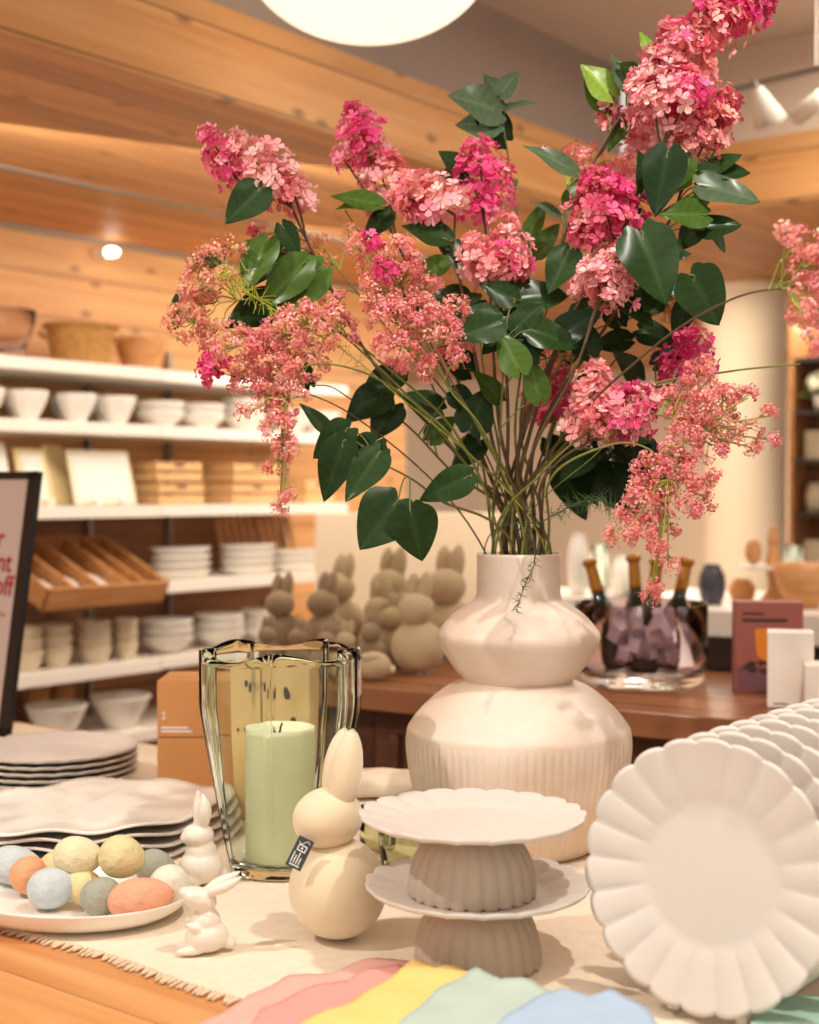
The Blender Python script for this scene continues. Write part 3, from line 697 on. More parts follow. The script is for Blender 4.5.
for k in range(8): a = k * .8; g_.ell((.03 * math.cos(a) - .012, -.0262, .05 + .008 * math.sin(a)), (.009, .0008, .006), 12, 6)
g_.build('fruit_picture', DARKP, mt.children[0])
c = at(790, 700, 2.585); wt = box_thing('white_box', 'tall plain white box in front of the mauve pack', 'box', (c.x, c.y, ZB), .082, .07, .138, math.radians(-14), SHELFW)
MB().box(-.03, -.005, -.0357, -.0349, .006, .0085).build('printed_line', DARKP, wt.children[0], smooth=False)
c = at(826, 700, 2.50); box_thing('white_box', 'short plain white box at the right edge of the counter', 'box', (c.x + .012, c.y, ZB), .10, .08, .088, math.radians(-14), SHELFW)
c = at(722, 650, 3.12); box_thing('dark_crate', 'dark grey box between the glass bowl and the mauve pack', 'box', (c.x, c.y, ZB), .10, .07, .075, CA, DARK)

# ------------------------------------------------------------ wall shelving
S0 = RW(0, 0); fr0 = Vector((-.293 * 4.1, 4.1, 0)); uv = fr0 - Vector((OX, OY, 0)); U0, V0 = uv.dot(eb), uv.dot(en)
def tpx(px):     # distance along the shelf front where the photo column px meets it
    r = (px - 409.5) / F; return (r * fr0.y - fr0.x) / (eb.x - r * eb.y)
def SP(t, d, z): return fr0 + eb * t + en * d + Vector((0, 0, z))
DEP = 1.6 - V0 - .01
ZA, ZBs, ZCs, ZD, ZE, ZFs = 1.697, 1.512, 1.250, .995, .745, .52
T1a, T1b, T2a, T2b = -.7, tpx(161), tpx(166), tpx(352)
sn = 0
def shelf(label, t0, t1, z, d0=0):
    o = MB().box(t0, t1, d0, DEP, z - .038, z).build('wall_shelf', SHELFW, smooth=False, bevel=.002, loc=fr0, rot=(0, 0, A38)); tag(o, label, 'shelf', 'white wall shelves')
rows = [('topmost', ZA), ('second', ZBs), ('third', ZCs), ('fifth', ZE), ('lowest', ZFs)]
for nm, z in rows:
    shelf('%s white shelf of the left bay of the wall shelving' % nm, T1a, T1b, z)
for nm, z in [('topmost', ZA), ('second', ZBs), ('third', ZCs), ('fourth', ZD), ('fifth', ZE), ('lowest', ZFs)]:
    shelf('%s white shelf of the right bay of the wall shelving' % nm, T2a, T2b, z, .02)
for k, tt in enumerate((tpx(-60), tpx(163.5), tpx(243), tpx(356))):
    o = MB().box(tt - .008, tt + .008, DEP - .03, DEP, 0, 1.80).build('shelf_upright', STEEL, smooth=False, loc=fr0, rot=(0, 0, A38))
    tag(o, ['grey metal upright left of the framed sign', 'grey upright between the two shelf bays', 'grey upright behind the stacked oval dishes', 'grey upright at the right end of the shelving'][k], 'shelf upright', 'shelf uprights')
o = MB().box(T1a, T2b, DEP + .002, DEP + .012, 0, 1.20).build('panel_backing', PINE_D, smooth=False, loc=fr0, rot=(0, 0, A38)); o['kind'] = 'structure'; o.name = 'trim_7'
def stone(px, z, d, gx=0): p_ = SP(tpx(px), d, z + .0015); return p_
def bowl_mb(R, H, foot=.5, th=.005, facet=0, flare=.9, lip=0):
    P_ = interp([(R * foot, 0), (R * (foot + .08), H * .08), (R * flare, H * .6), (R, H)], 4); I = [(R - th, H), (R * flare - th, H * .62), (R * (foot + .05), H * .2), (.001, H * .14)]
    mod = (lambda a, i: (1 - .05 * (1 - abs(math.cos(facet * a / 2))), 0)) if facet else None
    return MB().lathe([(.001, 0)] + P_ + I, 48, mod=mod)
def place(mb, name, m, label, cat, loc, rz=0, group=None):
    o = mb.build(name, m, loc=loc, rot=(0, 0, rz)); return tag(o, label, cat, group)
# top shelf
place(bowl_mb(.115, .145, .55, .006), 'glass_salad_bowl', GLASSP, 'pinkish clear glass bowl on the top shelf', 'bowl', stone(25, ZA, .13))
place(bowl_mb(.1, .13, .55, .006), 'glass_salad_bowl', GLASSP, 'clear glass bowl at the left edge on the top shelf', 'bowl', stone(-22, ZA, .14))
bt = thing('woven_basket', 'round woven straw basket on the top shelf', 'basket', stone(108, ZA, .13), .4)
bw = MB(); P_ = [(.085, 0)] + [(.088 + .022 * (k / 16) + (.0022 if k % 2 else 0), .004 + .118 * k / 16) for k in range(17)]
bw.lathe([(.001, 0)] + P_ + [(.105, .122), (.09, .02), (.001, .015)], 48); bw.build('basket_body', BASKET, bt)
MB().tube([(.114 * math.cos(a), .114 * math.sin(a), .124) for a in [2 * PI * k / 40 for k in range(41)]], .008, 8).build('rim', BASKET, bt)
for s_ in (0, PI): MB().tube([((.112 + .02 * math.sin(b_)) * math.cos(s_ + (b_ - PI / 2) * .25), (.112 + .02 * math.sin(b_)) * math.sin(s_ + (b_ - PI / 2) * .25), .085 + .018 * math.sin(b_)) for b_ in [PI * k / 12 for k in range(13)]], .005, 6).build('handle', BASKET, bt)
bt = thing('stacked_basket', 'brown wooden bowl right of the straw basket', 'bowl', stone(172, ZA, .15))
bowl_mb(.09, .11, .6).build('bowl_body', OAK, bt)
# second shelf: footed bowls
gb = 'white footed bowls on the second shelf'
proto = None
for px, d, lab in ((-2, .07, 'white footed bowl cut by the left edge, second shelf'), (42, .07, 'white footed bowl below the glass bowl, second shelf'), (91, .07, 'white footed bowl under the straw basket'), (131, .07, 'white footed bowl at the end of the left bay'), (20, .22, 'white footed bowl in the back row, between the first two'), (66, .22, 'white footed bowl in the back row, under the basket'), (113, .22, 'white footed bowl in the back row, right of centre'), (152, .22, 'white footed bowl in the back row at the bay end')):
    loc = stone(px, ZBs, d)
    if proto is None: o = proto = bowl_mb(.066, .088, .42, .005, 8, .86).build('footed_bowl', BOWLM, loc=loc)
    else: o = proto.copy(); COL.objects.link(o); o.location = loc; o.rotation_euler = (0, 0, px)
    tag(o, lab, 'bowl', gb)
gb = 'wide white bowls in the right bay'; proto = None
for k, (px, n) in enumerate(((185, 2), (226, 2), (268, 3), (312, 2), (343, 2))):
    for j in range(n):
        loc = stone(px, ZBs, .12) + Vector((0, 0, .030 * j))
        if proto is None: o = proto = bowl_mb(.082, .055, .45, .005).build('serving_bowl', BOWLM, loc=loc)
        else: o = proto.copy(); COL.objects.link(o); o.location = loc
        tag(o, '%s white bowl of the %s pile on the second shelf, right bay' % (['bottom', 'middle' if n == 3 else 'top', 'top'][j], ['first', 'second', 'third', 'fourth', 'fifth'][k]), 'bowl', gb)
# third shelf: leaning boards, crates
def leaning(px, w_, h_, m, label, z=ZCs, d=.05, th=.012, lean=16, lip=True, h0=0):
    t = thing('serving_board', label, 'board', stone(px, z, d) + Vector((0, 0, h0)), A38, 'boards leaning on the third shelf')
    M = Matrix.Rotation(math.radians(-lean), 4, 'X')
    o = MB().box(-w_ / 2, w_ / 2, 0, th, .004, h_).build('board', m, t, smooth=False, bevel=.004); o.matrix_local = M
    if lip:
        MB().box(-w_ / 2 + .02, w_ / 2 - .02, -.0015, .002, .022, h_ - .02).build('inset_panel', WHITEP, o, smooth=False, bevel=.001)
        for s_ in (-1, 1): MB().box(s_ * w_ * .22 - .01, s_ * w_ * .22 + .01, -.03, .0, 0, .022).build('easel_foot', SHELFW, t, smooth=False, bevel=.002)
    return t
CRM = mat('cream_board', srgb(236, 214, 160), .55); CRM2 = mat('pale_tray', srgb(240, 228, 200), .5)
leaning(12, .10, .20, WHITEP, 'white tile board at the left end of the third shelf', lip=False)
leaning(50, .115, .185, CRM, 'cream board beside the white tile board')
leaning(118, .25, .185, CRM2, 'wide pale platter leaning on the third shelf')
leaning(88, .08, .20, CRM, 'narrow cream board half behind the wide platter', d=.12, lip=False)
def crate(label, px, w_, z, d, h_, H0=0, nsl=2):
    t = thing('wooden_crate', label, 'crate', stone(px, z, d) + Vector((0, 0, H0)), A38, 'small wooden crates')
    dp = .16; th = .008
    for k in range(nsl):
        z0 = h_ * k / nsl + .002; z1 = h_ * (k + 1) / nsl - .006
        for y in (0, dp - th): MB().box(-w_ / 2, w_ / 2, y, y + th, z0, z1).build('slat', OAKL, t, smooth=False, bevel=.001)
        for x in (-w_ / 2, w_ / 2 - th): MB().box(x, x + th, th, dp - th, z0, z1).build('slat', OAKL, t, smooth=False, bevel=.001)
    MB().box(-w_ / 2 + th, w_ / 2 - th, th, dp - th, 0, th).build('bottom', OAKL, t, smooth=False)
    for x in (-w_ / 2 + th, w_ / 2 - 2 * th):
        for y in (th, dp - 2 * th): MB().box(x, x + th, y, y + th, th, h_).build('corner_post', OAK, t, smooth=False)
    MB().box(-.022, .022, -.0006, .0, h_ * .72, h_ * .86).build('hand_slot', DARKP, t, smooth=False)
    return t
crate('lower pale wooden crate beside the wide platter, third shelf', 190, .205, ZCs, .04, .075)
crate('upper pale wooden crate stacked beside the wide platter', 190, .205, ZCs, .05, .070, .077)
crate('lower pale wooden crate at the right of the third shelf', 266, .25, ZCs, .04, .075)
crate('upper pale wooden crate at the right of the third shelf', 268, .24, ZCs, .05, .070, .077)
crate('pale wooden crate at the far end of the third shelf', 330, .16, ZCs, .05, .09)
# tilted display tray
tt_ = thing('display_tray', 'tilted wooden divided tray right of the framed sign', 'tray', SP(tpx(95), -.05, .940), A38)
MT = Matrix.Rotation(math.radians(24), 4, 'X'); wt_, dt_, ht_ = .48, .36, .070
def tp(nm, *b_, m=OAK): o = MB().box(*b_).build(nm, m, tt_, smooth=False, bevel=.0015); o.matrix_local = MT
tp('front_board', -wt_ / 2, wt_ / 2, 0, .012, 0, ht_); tp('rear_board', -wt_ / 2, wt_ / 2, dt_ - .012, dt_, 0, ht_)
tp('side_board', -wt_ / 2, -wt_ / 2 + .012, 0, dt_, 0, ht_); tp('side_board', wt_ / 2 - .012, wt_ / 2, 0, dt_, 0, ht_)
tp('bottom', -wt_ / 2, wt_ / 2, 0, dt_, -.006, .0, m=PINE_D)
for x in (-.13, -.03, .08, .15): tp('divider', x - .006, x + .006, .012, dt_ - .012, 0, ht_ * .95)
tp('bracket', -wt_ / 2 + .05, -wt_ / 2 + .07, dt_ * .9, dt_ * 1.12, -.03, -.008, m=STEEL)
tp('bracket', wt_ / 2 - .07, wt_ / 2 - .05, dt_ * .9, dt_ * 1.12, -.03, -.008, m=STEEL)
base_t = Matrix.Translation(SP(tpx(95), -.05, .940)) @ Matrix.Rotation(A38, 4, 'Z') @ MT
for (x, w_, m, lab) in ((-.18, .06, WHITEP, 'white dish in the leftmost slot of the tilted tray'), (-.08, .07, BOWLM, 'pale dish in the second slot of the tilted tray'), (.025, .08, BOWLM, 'white saucer in the middle slot of the tilted tray'), (.115, .04, OAKL, 'pale wooden block in the fourth slot of the tilted tray')):
    mb = MB(); mb.lathe([(.001, 0), (w_ * .35, 0), (w_ * .48, .02), (w_ * .5, .03), (w_ * .46, .03), (w_ * .32, .008), (.001, .006)], 32, (0, 0, 0)); mb.v = [v * np.array([1, 1.6, 1]) for v in mb.v]
    o = mb.build('small_dish', m); o.matrix_world = base_t @ Matrix.Translation((x, .10, .001)); tag(o, lab, 'dish', 'dishes in the tilted tray')
# fifth shelf left: stacked cups
gc = 'stacked cream cups on the fifth shelf'
for k, (px, R, n, hh, m) in enumerate(((46, .052, 3, .05, CREAMB), (76, .050, 3, .05, CREAMB), (114, .056, 4, .04, CREAMB), (146, .04, 3, .045, CREAMB))):
    pr = None
    for j in range(n):
        loc = stone(px, ZE, .10) + Vector((0, 0, j * (.036 if n == 3 else .028)))
        if pr is None: o = pr = bowl_mb(R, hh + .012, .62, .004).build('cream_cup', m, loc=loc)
        else: o = pr.copy(); COL.objects.link(o); o.location = loc
        tag(o, '%s cream cup of the %s pile on the fifth shelf' % ([['bottom', 'middle', 'top'], ['bottom', 'second', 'third', 'top']][n == 4][j], ['first', 'second', 'third', 'last'][k]), 'cup', gc)
# lowest shelf: big colanders
place(bowl_mb(.098, .105, .42, .006, 0, .8), 'mixing_bowl', BOWLM, 'large white bowl on the lowest shelf by the sign', 'bowl', stone(76, ZFs + .0, .10))
place(bowl_mb(.100, .105, .42, .006, 0, .8), 'mixing_bowl', BOWLM, 'large white bowl on the lowest shelf above the plate stack', 'bowl', stone(140, ZFs, .10))
for px, lab in ((97, 'small wooden pot behind the large white bowls, left one'), (121, 'small wooden pot behind the large white bowls, right one')):
    place(MB().lathe([(.001, 0), (.035, 0), (.04, .14), (.036, .14), (.03, .01), (.001, .01)], 28), 'wooden_pot', OAK, lab, 'pot', stone(px, ZFs, .30))
# fourth/fifth shelf right bay: oval dishes
def oval_mb(R, H):
    mb = MB().lathe([(.001, 0), (R * .7, 0), (R * .95, H * .7), (R, H), (R * .96, H), (R * .68, .006), (.001, .006)], 48); mb.v = [v * np.array([1.25, .8, 1]) for v in mb.v]; return mb
for k, (px, n) in enumerate(((205, 4), (272, 4), (320, 3))):
    pr = None
    for j in range(n):
        loc = stone(px, ZD, .12) + Vector((0, 0, .026 * j))
        if pr is None: o = pr = oval_mb(.098, .027).build('oval_plate', BOWLM, loc=loc, rot=(0, 0, A38))
        else: o = pr.copy(); COL.objects.link(o); o.location = loc
        tag(o, '%s oval dish of the %s pile on the fourth shelf' % (['bottom', 'second', 'third', 'top'][j], ['left', 'middle', 'right'][k]), 'dish', 'oval dishes in the right bay')
for k, px in enumerate((191, 243, 288)):
    for j in range(3):
        loc = stone(px, ZE, .12) + Vector((0, 0, .028 * j)); o = bowl_mb(.092 - .002 * j, .058, .4, .005).build('salad_bowl', BOWLM, loc=loc, rot=(.0, 0, 0))
        tag(o, '%s round bowl of the %s pile on the fifth shelf' % (['bottom', 'middle', 'top'][j], ['left', 'middle', 'right'][k]), 'bowl', 'round bowls in the right bay')
# slatted racks standing on the fourth shelf
for k, px in enumerate((296, 336)):
    t = thing('slatted_rack', ['wooden slatted rack on the fourth shelf, left one', 'wooden slatted rack on the fourth shelf behind the bunnies'][k], 'rack', stone(px, ZD, .26), A38, 'slatted racks')
    for j in range(5): o = MB().box(-.09 + .04 * j, -.075 + .04 * j, 0, .01, 0, .22).build('slat', OAK, t, smooth=False); o.matrix_local = Matrix.Rotation(math.radians(-8), 4, 'X') @ Matrix.Rotation(math.radians(-10), 4, 'Y')
    MB().box(-.11, .13, .012, .022, .0, .02).build('rail', OAK, t, smooth=False)
# cream display screen beyond the shelves
cs = at(418, 560, 4.9)
t = thing('cream_screen', 'bright cream display board behind the counter bunnies', 'display board', (cs.x, cs.y, 0), A38 - PI / 2 * .55)
MB().box(-.36, .36, 0, .03, .35, 1.22).build('panel', CREAMW, t, smooth=False, bevel=.003)
for x in (-.33, .30): MB().box(x, x + .03, .0, .03, 0, .35).build('leg', OAKL, t, smooth=False)

# ------------------------------------------------------------ lamps
c = at(368, -52, 2.95)
lt = thing('pendant_lamp', 'large glowing paper pendant lamp at the top of the photo', 'lamp', (c.x, c.y, c.z))
MB().ell((0, 0, 0), (.266, .266, .185), 64, 32).build('lampshade', LAMP, lt)
MB().tube([(0, 0, .18), (0, 0, ZC - c.z)], .003, 8).build('cord', BLACK, lt)
# small lamp on the boarded wall
c = at(112, 252, 4.86); t = thing('small_spotlight', 'small glowing lamp on the boarded wall under the soffit', 'spotlight', c)
MB().ell((0, 0, 0), (.026, .026, .017)).build('bulb', BULB, t)
MB().tube([tuple(en * .02), tuple(en * .09)], .018, 16).build('housing', SHELFW, t)
# track with two spotlights at the right
c = at(700, 98, 3.95); e = at(830, 66, 3.55)
t = thing('light_track', 'thin grey lighting track near the ceiling at the right', 'lighting track', c)
MB().tube([(0, 0, 0), tuple(e - c)], .010, 8).build('track', STEEL, t)
for q in (.1, .9): p_ = (e - c) * q; MB().tube([tuple(p_), (p_.x, p_.y, ZC - c.z)], .004, 6).build('drop_rod', STEEL, t)
for (px, py, D, rx, ry, lab) in ((765, 108, 3.72, .4, -.5, 'white cone spotlight on the lighting track'), (808, 108, 3.60, 1.2, 1.0, 'white tube spotlight right of the cone one')):
    c = at(px, py, D); t = thing('track_spotlight', lab, 'spotlight', c, 0, 'spotlights on the track'); t.rotation_euler = (rx, ry, 0)
    o = MB().lathe([(.012, .06), (.02, .04), (.045, -.04), (.042, -.04), (.018, .035), (.010, .055)], 24, cap0=False, cap1=False).build('shade', SHELFW, t) if ry < 0 else MB().lathe([(.022, .06), (.024, -.05), (.021, -.05), (.018, .055)], 24).build('shade', SHELFW, t)
    MB().ell((0, 0, -.02), (.016, .016, .012), 16, 10).build('bulb', BULB, t)
    MB().tube([(0, 0, .055), (.0, .01, .085)], .005, 6).build('stem', STEEL, t)

# ------------------------------------------------------------ display behind the counter, right
c = at(742, 600, 4.3); tz = .955
dt = thing('white_table', 'white display table beyond the counter at the right', 'table', (c.x, c.y, 0), CA)
MB().box(-.36, 1.0, -.3, .5, tz - .09, tz).build('table_top', SHELFW, dt, smooth=False, bevel=.004)
MB().box(-.32, .95, -.25, .45, 0, tz - .09).build('base', DARK, dt, smooth=False)
c = at(773, 566, 4.25); t = thing('white_cake_stand', 'white pedestal stand with the wooden mill, far table', 'cake stand', (c.x, c.y, tz + .001))
hz = c.z - tz
MB().lathe([(.001, hz - .012), (.09, hz - .01), (.105, hz), (.10, hz + .002), (.001, hz - .002)], 40).build('plate', CERAM_G, t)
MB().lathe(interp([(.05, 0), (.03, .02), (.015, .05), (.02, hz - .012)], 4), 28).build('foot', OAK, t)
place(MB().lathe(interp([(.022, 0), (.02, .02), (.014, .05), (.016, .08), (.011, .10), (.012, .11), (.004, .12)], 4), 24), 'pepper_mill', OAK, 'turned wooden pepper mill on the pedestal stand', 'pepper mill', (c.x, c.y, c.z + .003))
place(MB().lathe([(.001, 0), (.03, 0), (.032, .06), (.029, .06), (.026, .005), (.001, .005)], 24), 'small_glass', GLASSG, 'small glass right of the pepper mill', 'glass', (c.x + .062, c.y, c.z + .003))
place(MB().ell((0, 0, .04), (.025, .02, .04)), 'wooden_ornament', OAK, 'egg shaped wooden ornament left of the pepper mill', 'ornament', (c.x - .06, c.y, c.z + .003))
BLUEG = mat('blue_grey_glaze', srgb(60, 62, 72), .3)
for (px, D, R, H, m, lab, nm) in ((712, 4.2, .04, .12, BLUEG, 'dark blue grey jar on the far white table', 'dark_jar'), (803, 4.08, .085, .13, OAK, 'brown wooden bowl at the right edge, far table', 'wooden_bowl'), (742, 4.3, .04, .07, KRAFT, 'orange pot under the pedestal stand', 'orange_pot'),
                                  (600, 4.5, .04, .17, GLASSG, 'clear glass jar behind the ribbed vase', 'glass_jar'), (578, 4.6, .035, .20, CERAM_G, 'white bottle vase behind the ribbed vase', 'bottle_vase'), (625, 4.7, .05, .12, CERAM_G, 'white jar left of the bottles', 'white_jar')):
    cc_ = at(px, 600, D); Q = interp([(R * .7, 0), (R, H * .35), (R * .95, H * .7), (R * .62, H * .95), (R * .7, H)], 4) if nm != 'wooden_bowl' else [(R * .5, 0), (R * .9, H * .5), (R, H)]
    place(MB().lathe([(.001, 0)] + Q + [(Q[-1][0] - .005, H), (R * .5, H * .2), (.001, H * .15)], 32), nm, m, lab, 'jar' if 'bowl' not in nm else 'bowl', (cc_.x, cc_.y, tz + .0015))
# table under those left things
c = at(600, 600, 4.62)
t = thing('side_table', 'white side table behind the ribbed vase', 'table', (c.x - .02, c.y + .05, 0), CA)
MB().box(-.25, .09, -.2, .2, tz - .05, tz).build('table_top', SHELFW, t, smooth=False, bevel=.003); MB().box(-.2, .05, -.15, .15, 0, tz - .05).build('base', OAK, t, smooth=False)
# bookcase right of the column
c = at(815, 500, 6.3); bt = thing('shop_bookcase', 'tall dark shelved bookcase right of the column', 'bookcase', (c.x, c.y, 0), CA)
MB().box(-.12, .9, .25, .28, 0, 2.05).build('back_panel', PINE_D, bt, smooth=False)
for x in (-.12, .88): MB().box(x, x + .02, 0, .28, 0, 2.05).build('side_panel', OAK, bt, smooth=False)
for z in (.3, .62, .94, 1.20, 1.44, 1.66, 1.9): MB().box(-.1, .88, 0, .25, z - .02, z).build('shelf', DARK, bt, smooth=False)
Mbc = Matrix.Translation((c.x, c.y, 0)) @ Matrix.Rotation(CA, 4, 'Z')
pl = thing('potted_hydrangea', 'white flowering pot plant on the upper shelf of the bookcase', 'plant', Mbc @ Vector((.015, .09, 1.661)))
MB().lathe([(.001, 0), (.04, 0), (.05, .07), (.045, .07), (.001, .06)], 24).build('pot', CERAM_G, pl)
mb = MB(); rr_ = random.Random(4)
for q in range(60):
    d = Vector((rr_.gauss(0, 1), rr_.gauss(0, 1), abs(rr_.gauss(0, 1)))).normalized() * .07; mb.ell((d.x, d.y, d.z + .10), (.02, .02, .018), 8, 6)
mb.build('blossom', mat('white_blossom', srgb(240, 240, 214), .7), pl)
mb = MB()
for q in range(26):
    a = rr_.uniform(0, 6.28); r_ = rr_.uniform(.05, .10); mb.ell((r_ * math.cos(a), r_ * math.sin(a), rr_.uniform(.06, .13)), (.028, .012, .005), 8, 6, Matrix.Rotation(a, 3, 'Z'))
mb.build('foliage', mat('pale_foliage', srgb(120, 140, 70), .6), pl)
k = 0
for z, nm in ((1.66, 'top'), (1.44, 'upper'), (1.20, 'middle'), (.94, 'lower')):
    for x in (-.03, .09, .21):
        if z == 1.66 and x < .1: k += 1; continue
        p_ = Mbc @ Vector((x, .12, z + .001)); h = [.13, .11, .15][k % 3]; R = .045
        o = (MB().box(-.045, .045, -.03, .03, 0, h) if k % 2 else MB().lathe([(.001, 0), (R, 0), (R * 1.05, h * .6), (R * .7, h), (.001, h)], 24)).build('store_jar' if not k % 2 else 'store_box', CERAM_G if k % 3 else CRM2, loc=p_, rot=(0, 0, CA), smooth=bool(1 - k % 2))
        tag(o, '%s ware on the %s shelf of the bookcase, %s' % ('pale round' if not k % 2 else 'pale boxed', nm, ['next to the column', 'second from the column', 'third from the column'][k % 3]), 'ware'); k += 1

# ================================================================ FLOWERS
def leaf_mb(L, W, cup=.25, droop=.2, col=(.03, .09, .03), rnd=random):
    n, m = 14, 11; P = np.zeros((n + 1, m, 3))
    for i in range(n + 1):
        s_ = (i / n) ** 1.15
        wv = W * .5 * 1.95 * (s_ + .07) ** .36 * (1 - s_) ** .9
        for j in range(m):
            q = (j / (m - 1)) * 2 - 1; back = -.13 * L * math.sin(PI * min(1, abs(q) * 1.15)) * max(0, 1 - s_ * 3.5)
            x = s_ * L + back; y = q * wv; z = cup * abs(y) * (1 - .3 * abs(q)) - droop * L * s_ * s_ + .025 * L * math.sin(s_ * 8 + q * 2) * abs(q)
            P[i, j] = (x, y, z)
    mb = MB(); mb.grid(P)
    C = np.zeros((n + 1, m, 3))
    for i in range(n + 1):
        for j in range(m):
            q = abs(j - (m - 1) / 2) / ((m - 1) / 2); k_ = 1.45 if q < .1 else 1.0 + .12 * math.sin(i * 2.6 + q * 5)
            C[i, j] = np.array(col) * k_
    mb.c = [C.reshape(-1, 3)]; return mb
def orient(base, tip, normal):
    x = (tip - base).normalized(); z = (normal - x * normal.dot(x)); 
    if z.length < .05: z = x.cross(Vector((1, 0, .3)))
    z.normalize(); y = z.cross(x); M = Matrix((x, y, z)).transposed(); return M
def floret(r, rnd):
    """four cupped petals; local +Z outward"""
    V = []; Fc = []
    for k in range(4):
        a = k * PI / 2 + rnd.uniform(-.15, .15); ca, sa = math.cos(a), math.sin(a); b = len(V); up = rnd.uniform(.1, .55) * r
        for (x, y, z) in ((.06, 0, 0), (.5, .40, .16), (.55, 0, .06), (.5, -.40, .16), (.88, .40, .5), (1.08, 0, .48), (.88, -.40, .5)):
            X = x * r; Y = y * r; Z = z * up * 1.6
            V.append((X * ca - Y * sa, X * sa + Y * ca, Z))
        Fc += [(b, b + 2, b + 1), (b, b + 3, b + 2), (b + 1, b + 2, b + 5, b + 4), (b + 2, b + 3, b + 6, b + 5)]
    return np.array(V), Fc
FL = [floret(1.0, random) for _ in range(6)]
PINKS = dict(pale=[srgb(252, 190, 190), srgb(248, 164, 172), srgb(253, 210, 202)], coral=[srgb(246, 156, 154), srgb(250, 184, 172), srgb(240, 130, 140)],
             magenta=[srgb(236, 70, 140), srgb(222, 44, 120), srgb(246, 112, 164)], deep=[srgb(220, 84, 120), srgb(232, 112, 132), srgb(208, 56, 108)], mix=[srgb(248, 156, 174), srgb(238, 90, 144), srgb(252, 186, 190)])
def panicle(mb, b, t, R, tone, tone2=None, fr=.0085, dens=1.0, seed=0):
    rr = random.Random(seed); b = Vector(b); t = Vector(t); ax = t - b; L = ax.length; ax.normalize()
    u = ax.cross(Vector((0, 1, .2))).normalized(); v = ax.cross(u)
    n = int(dens * 2 * PI * R * (L + R) * .85 / (fr * fr * 1.9))
    mb.tube([b, b + ax * L * .9], [.002, .001], 5, srgb(110, 100, 50))
    for k in range(n):
        s_ = rr.random() ** .85; prof = R * (.55 + .6 * math.sin(PI * min(1, .22 + s_ * .66))) * (1 - .55 * s_ ** 2.5)
        a = rr.uniform(0, 2 * PI); q = rr.uniform(.72, 1.05) if rr.random() < .75 else rr.uniform(.35, .75)
        lump = 1 + .22 * math.sin(a * 3 + s_ * 11 + seed)
        rad = u * math.cos(a) + v * math.sin(a); pos = b + ax * (s_ * L * 1.02) + rad * (prof * q * lump)
        nrm = (rad * (1 - s_ * .5) + ax * (.15 + s_ * .8) + Vector((rr.gauss(0, .3), rr.gauss(0, .3), rr.gauss(0, .3)))).normalized()
        V, Fc = rr.choice(FL); f_ = fr * rr.uniform(.8, 1.2) * (1 - .45 * s_ ** 3)
        X = nrm.orthogonal().normalized(); X.rotate(Matrix.Rotation(rr.uniform(0, 6.28), 3, nrm)); Y = nrm.cross(X)
        M = np.array([X, Y, nrm]).T; W_ = (V * f_) @ M.T + np.array(pos)
        tl = PINKS[tone]
        if tone2 and (math.sin(a + seed) + rr.gauss(0, .5)) > .25: tl = PINKS[tone2]
        c = np.array(rr.choice(tl)) * rr.uniform(.85, 1.08); mb.add(W_, Fc, c)
def umbellet(mb, pos, nrm, r, rr, tip, core, stalk):
    X = nrm.orthogonal().normalized(); Y = nrm.cross(X); n = 22
    for k in range(n):
        z = rr.uniform(-.1, 1); a = rr.uniform(0, 6.283); s_ = math.sqrt(max(0, 1 - z * z)); d = X * (math.cos(a) * s_) + Y * (math.sin(a) * s_) + nrm * z
        p1 = pos + d * (r * rr.uniform(.75, 1.1)); side = d.orthogonal().normalized(); w_ = .00042; o2 = d.cross(side)
        p0 = pos; b_ = mb.n
        mb.add([p0 + side * w_, p0 - side * w_, p1 - side * w_, p1 + side * w_], [(0, 1, 2, 3)], stalk if rr.random() < .5 else core)
        q = .00165 * rr.uniform(.7, 1.2); d2 = d * q * .7
        # tiny five pointed floret
        V = [p1 + d * q * .5]
        for i in range(5):
            t = 2 * PI * i / 5 + a; V.append(p1 + side * (q * 1.3 * math.cos(t)) + o2 * (q * 1.3 * math.sin(t)) + d * (q * .3 * (i % 2)))
        mb.add(V, [(0, 1 + i, 1 + (i + 1) % 5) for i in range(5)], np.array(tip) * rr.uniform(.75, 1.12))
def umbel(mb, c, R, rr, tips, root, dens=1.0):
    c = Vector(c); n = max(3, int(dens * 3.6 * (R / .0115) ** 2)); stalk = srgb(238, 186, 150)
    for k in range(n):
        d = Vector((rr.gauss(0, 1), rr.gauss(0, 1), rr.gauss(0, 1) + .25)).normalized(); d.y -= .2; d.normalize()
        p = c + d * (R * rr.uniform(.55, 1.0))
        tip = rr.choice(tips); umbellet(mb, p, (d + Vector((0, -.2, .2))).normalized(), .0108 * rr.uniform(.8, 1.15), rr, tip, srgb(236, 120, 126), stalk)
        mid = c.lerp(root, .35); mb.tube([mid, mid.lerp(p, .55) + Vector((0, 0, .002)), p], [.0007, .0006, .0005], 3, srgb(168, 170, 74))
CORAL = [srgb(252, 164, 156), srgb(245, 136, 140), srgb(254, 192, 180), srgb(248, 150, 164)]
TAN = [srgb(246, 184, 148), srgb(252, 202, 166), srgb(246, 162, 146), srgb(238, 188, 140)]
YEL = [srgb(222, 190, 110), srgb(208, 150, 80), srgb(228, 150, 100)]
DG = (.020, .046, .012); MG = (.065, .125, .020); LG = (.21, .33, .05); GG = (.085, .13, .07); BG = (.012, .028, .009)
BARK = srgb(92, 72, 48); GST = srgb(112, 118, 52)
neck = lambda i, n: Vector((VX + .040 * math.cos(i * 2.4) * math.sqrt((i + .5) / n), VY + .040 * math.sin(i * 2.4) * math.sqrt((i + .5) / n), 1.205))
FIRST_LEAF = []
def nearest(path, p):
    return min(range(len(path)), key=lambda i: (path[i] - p).length)
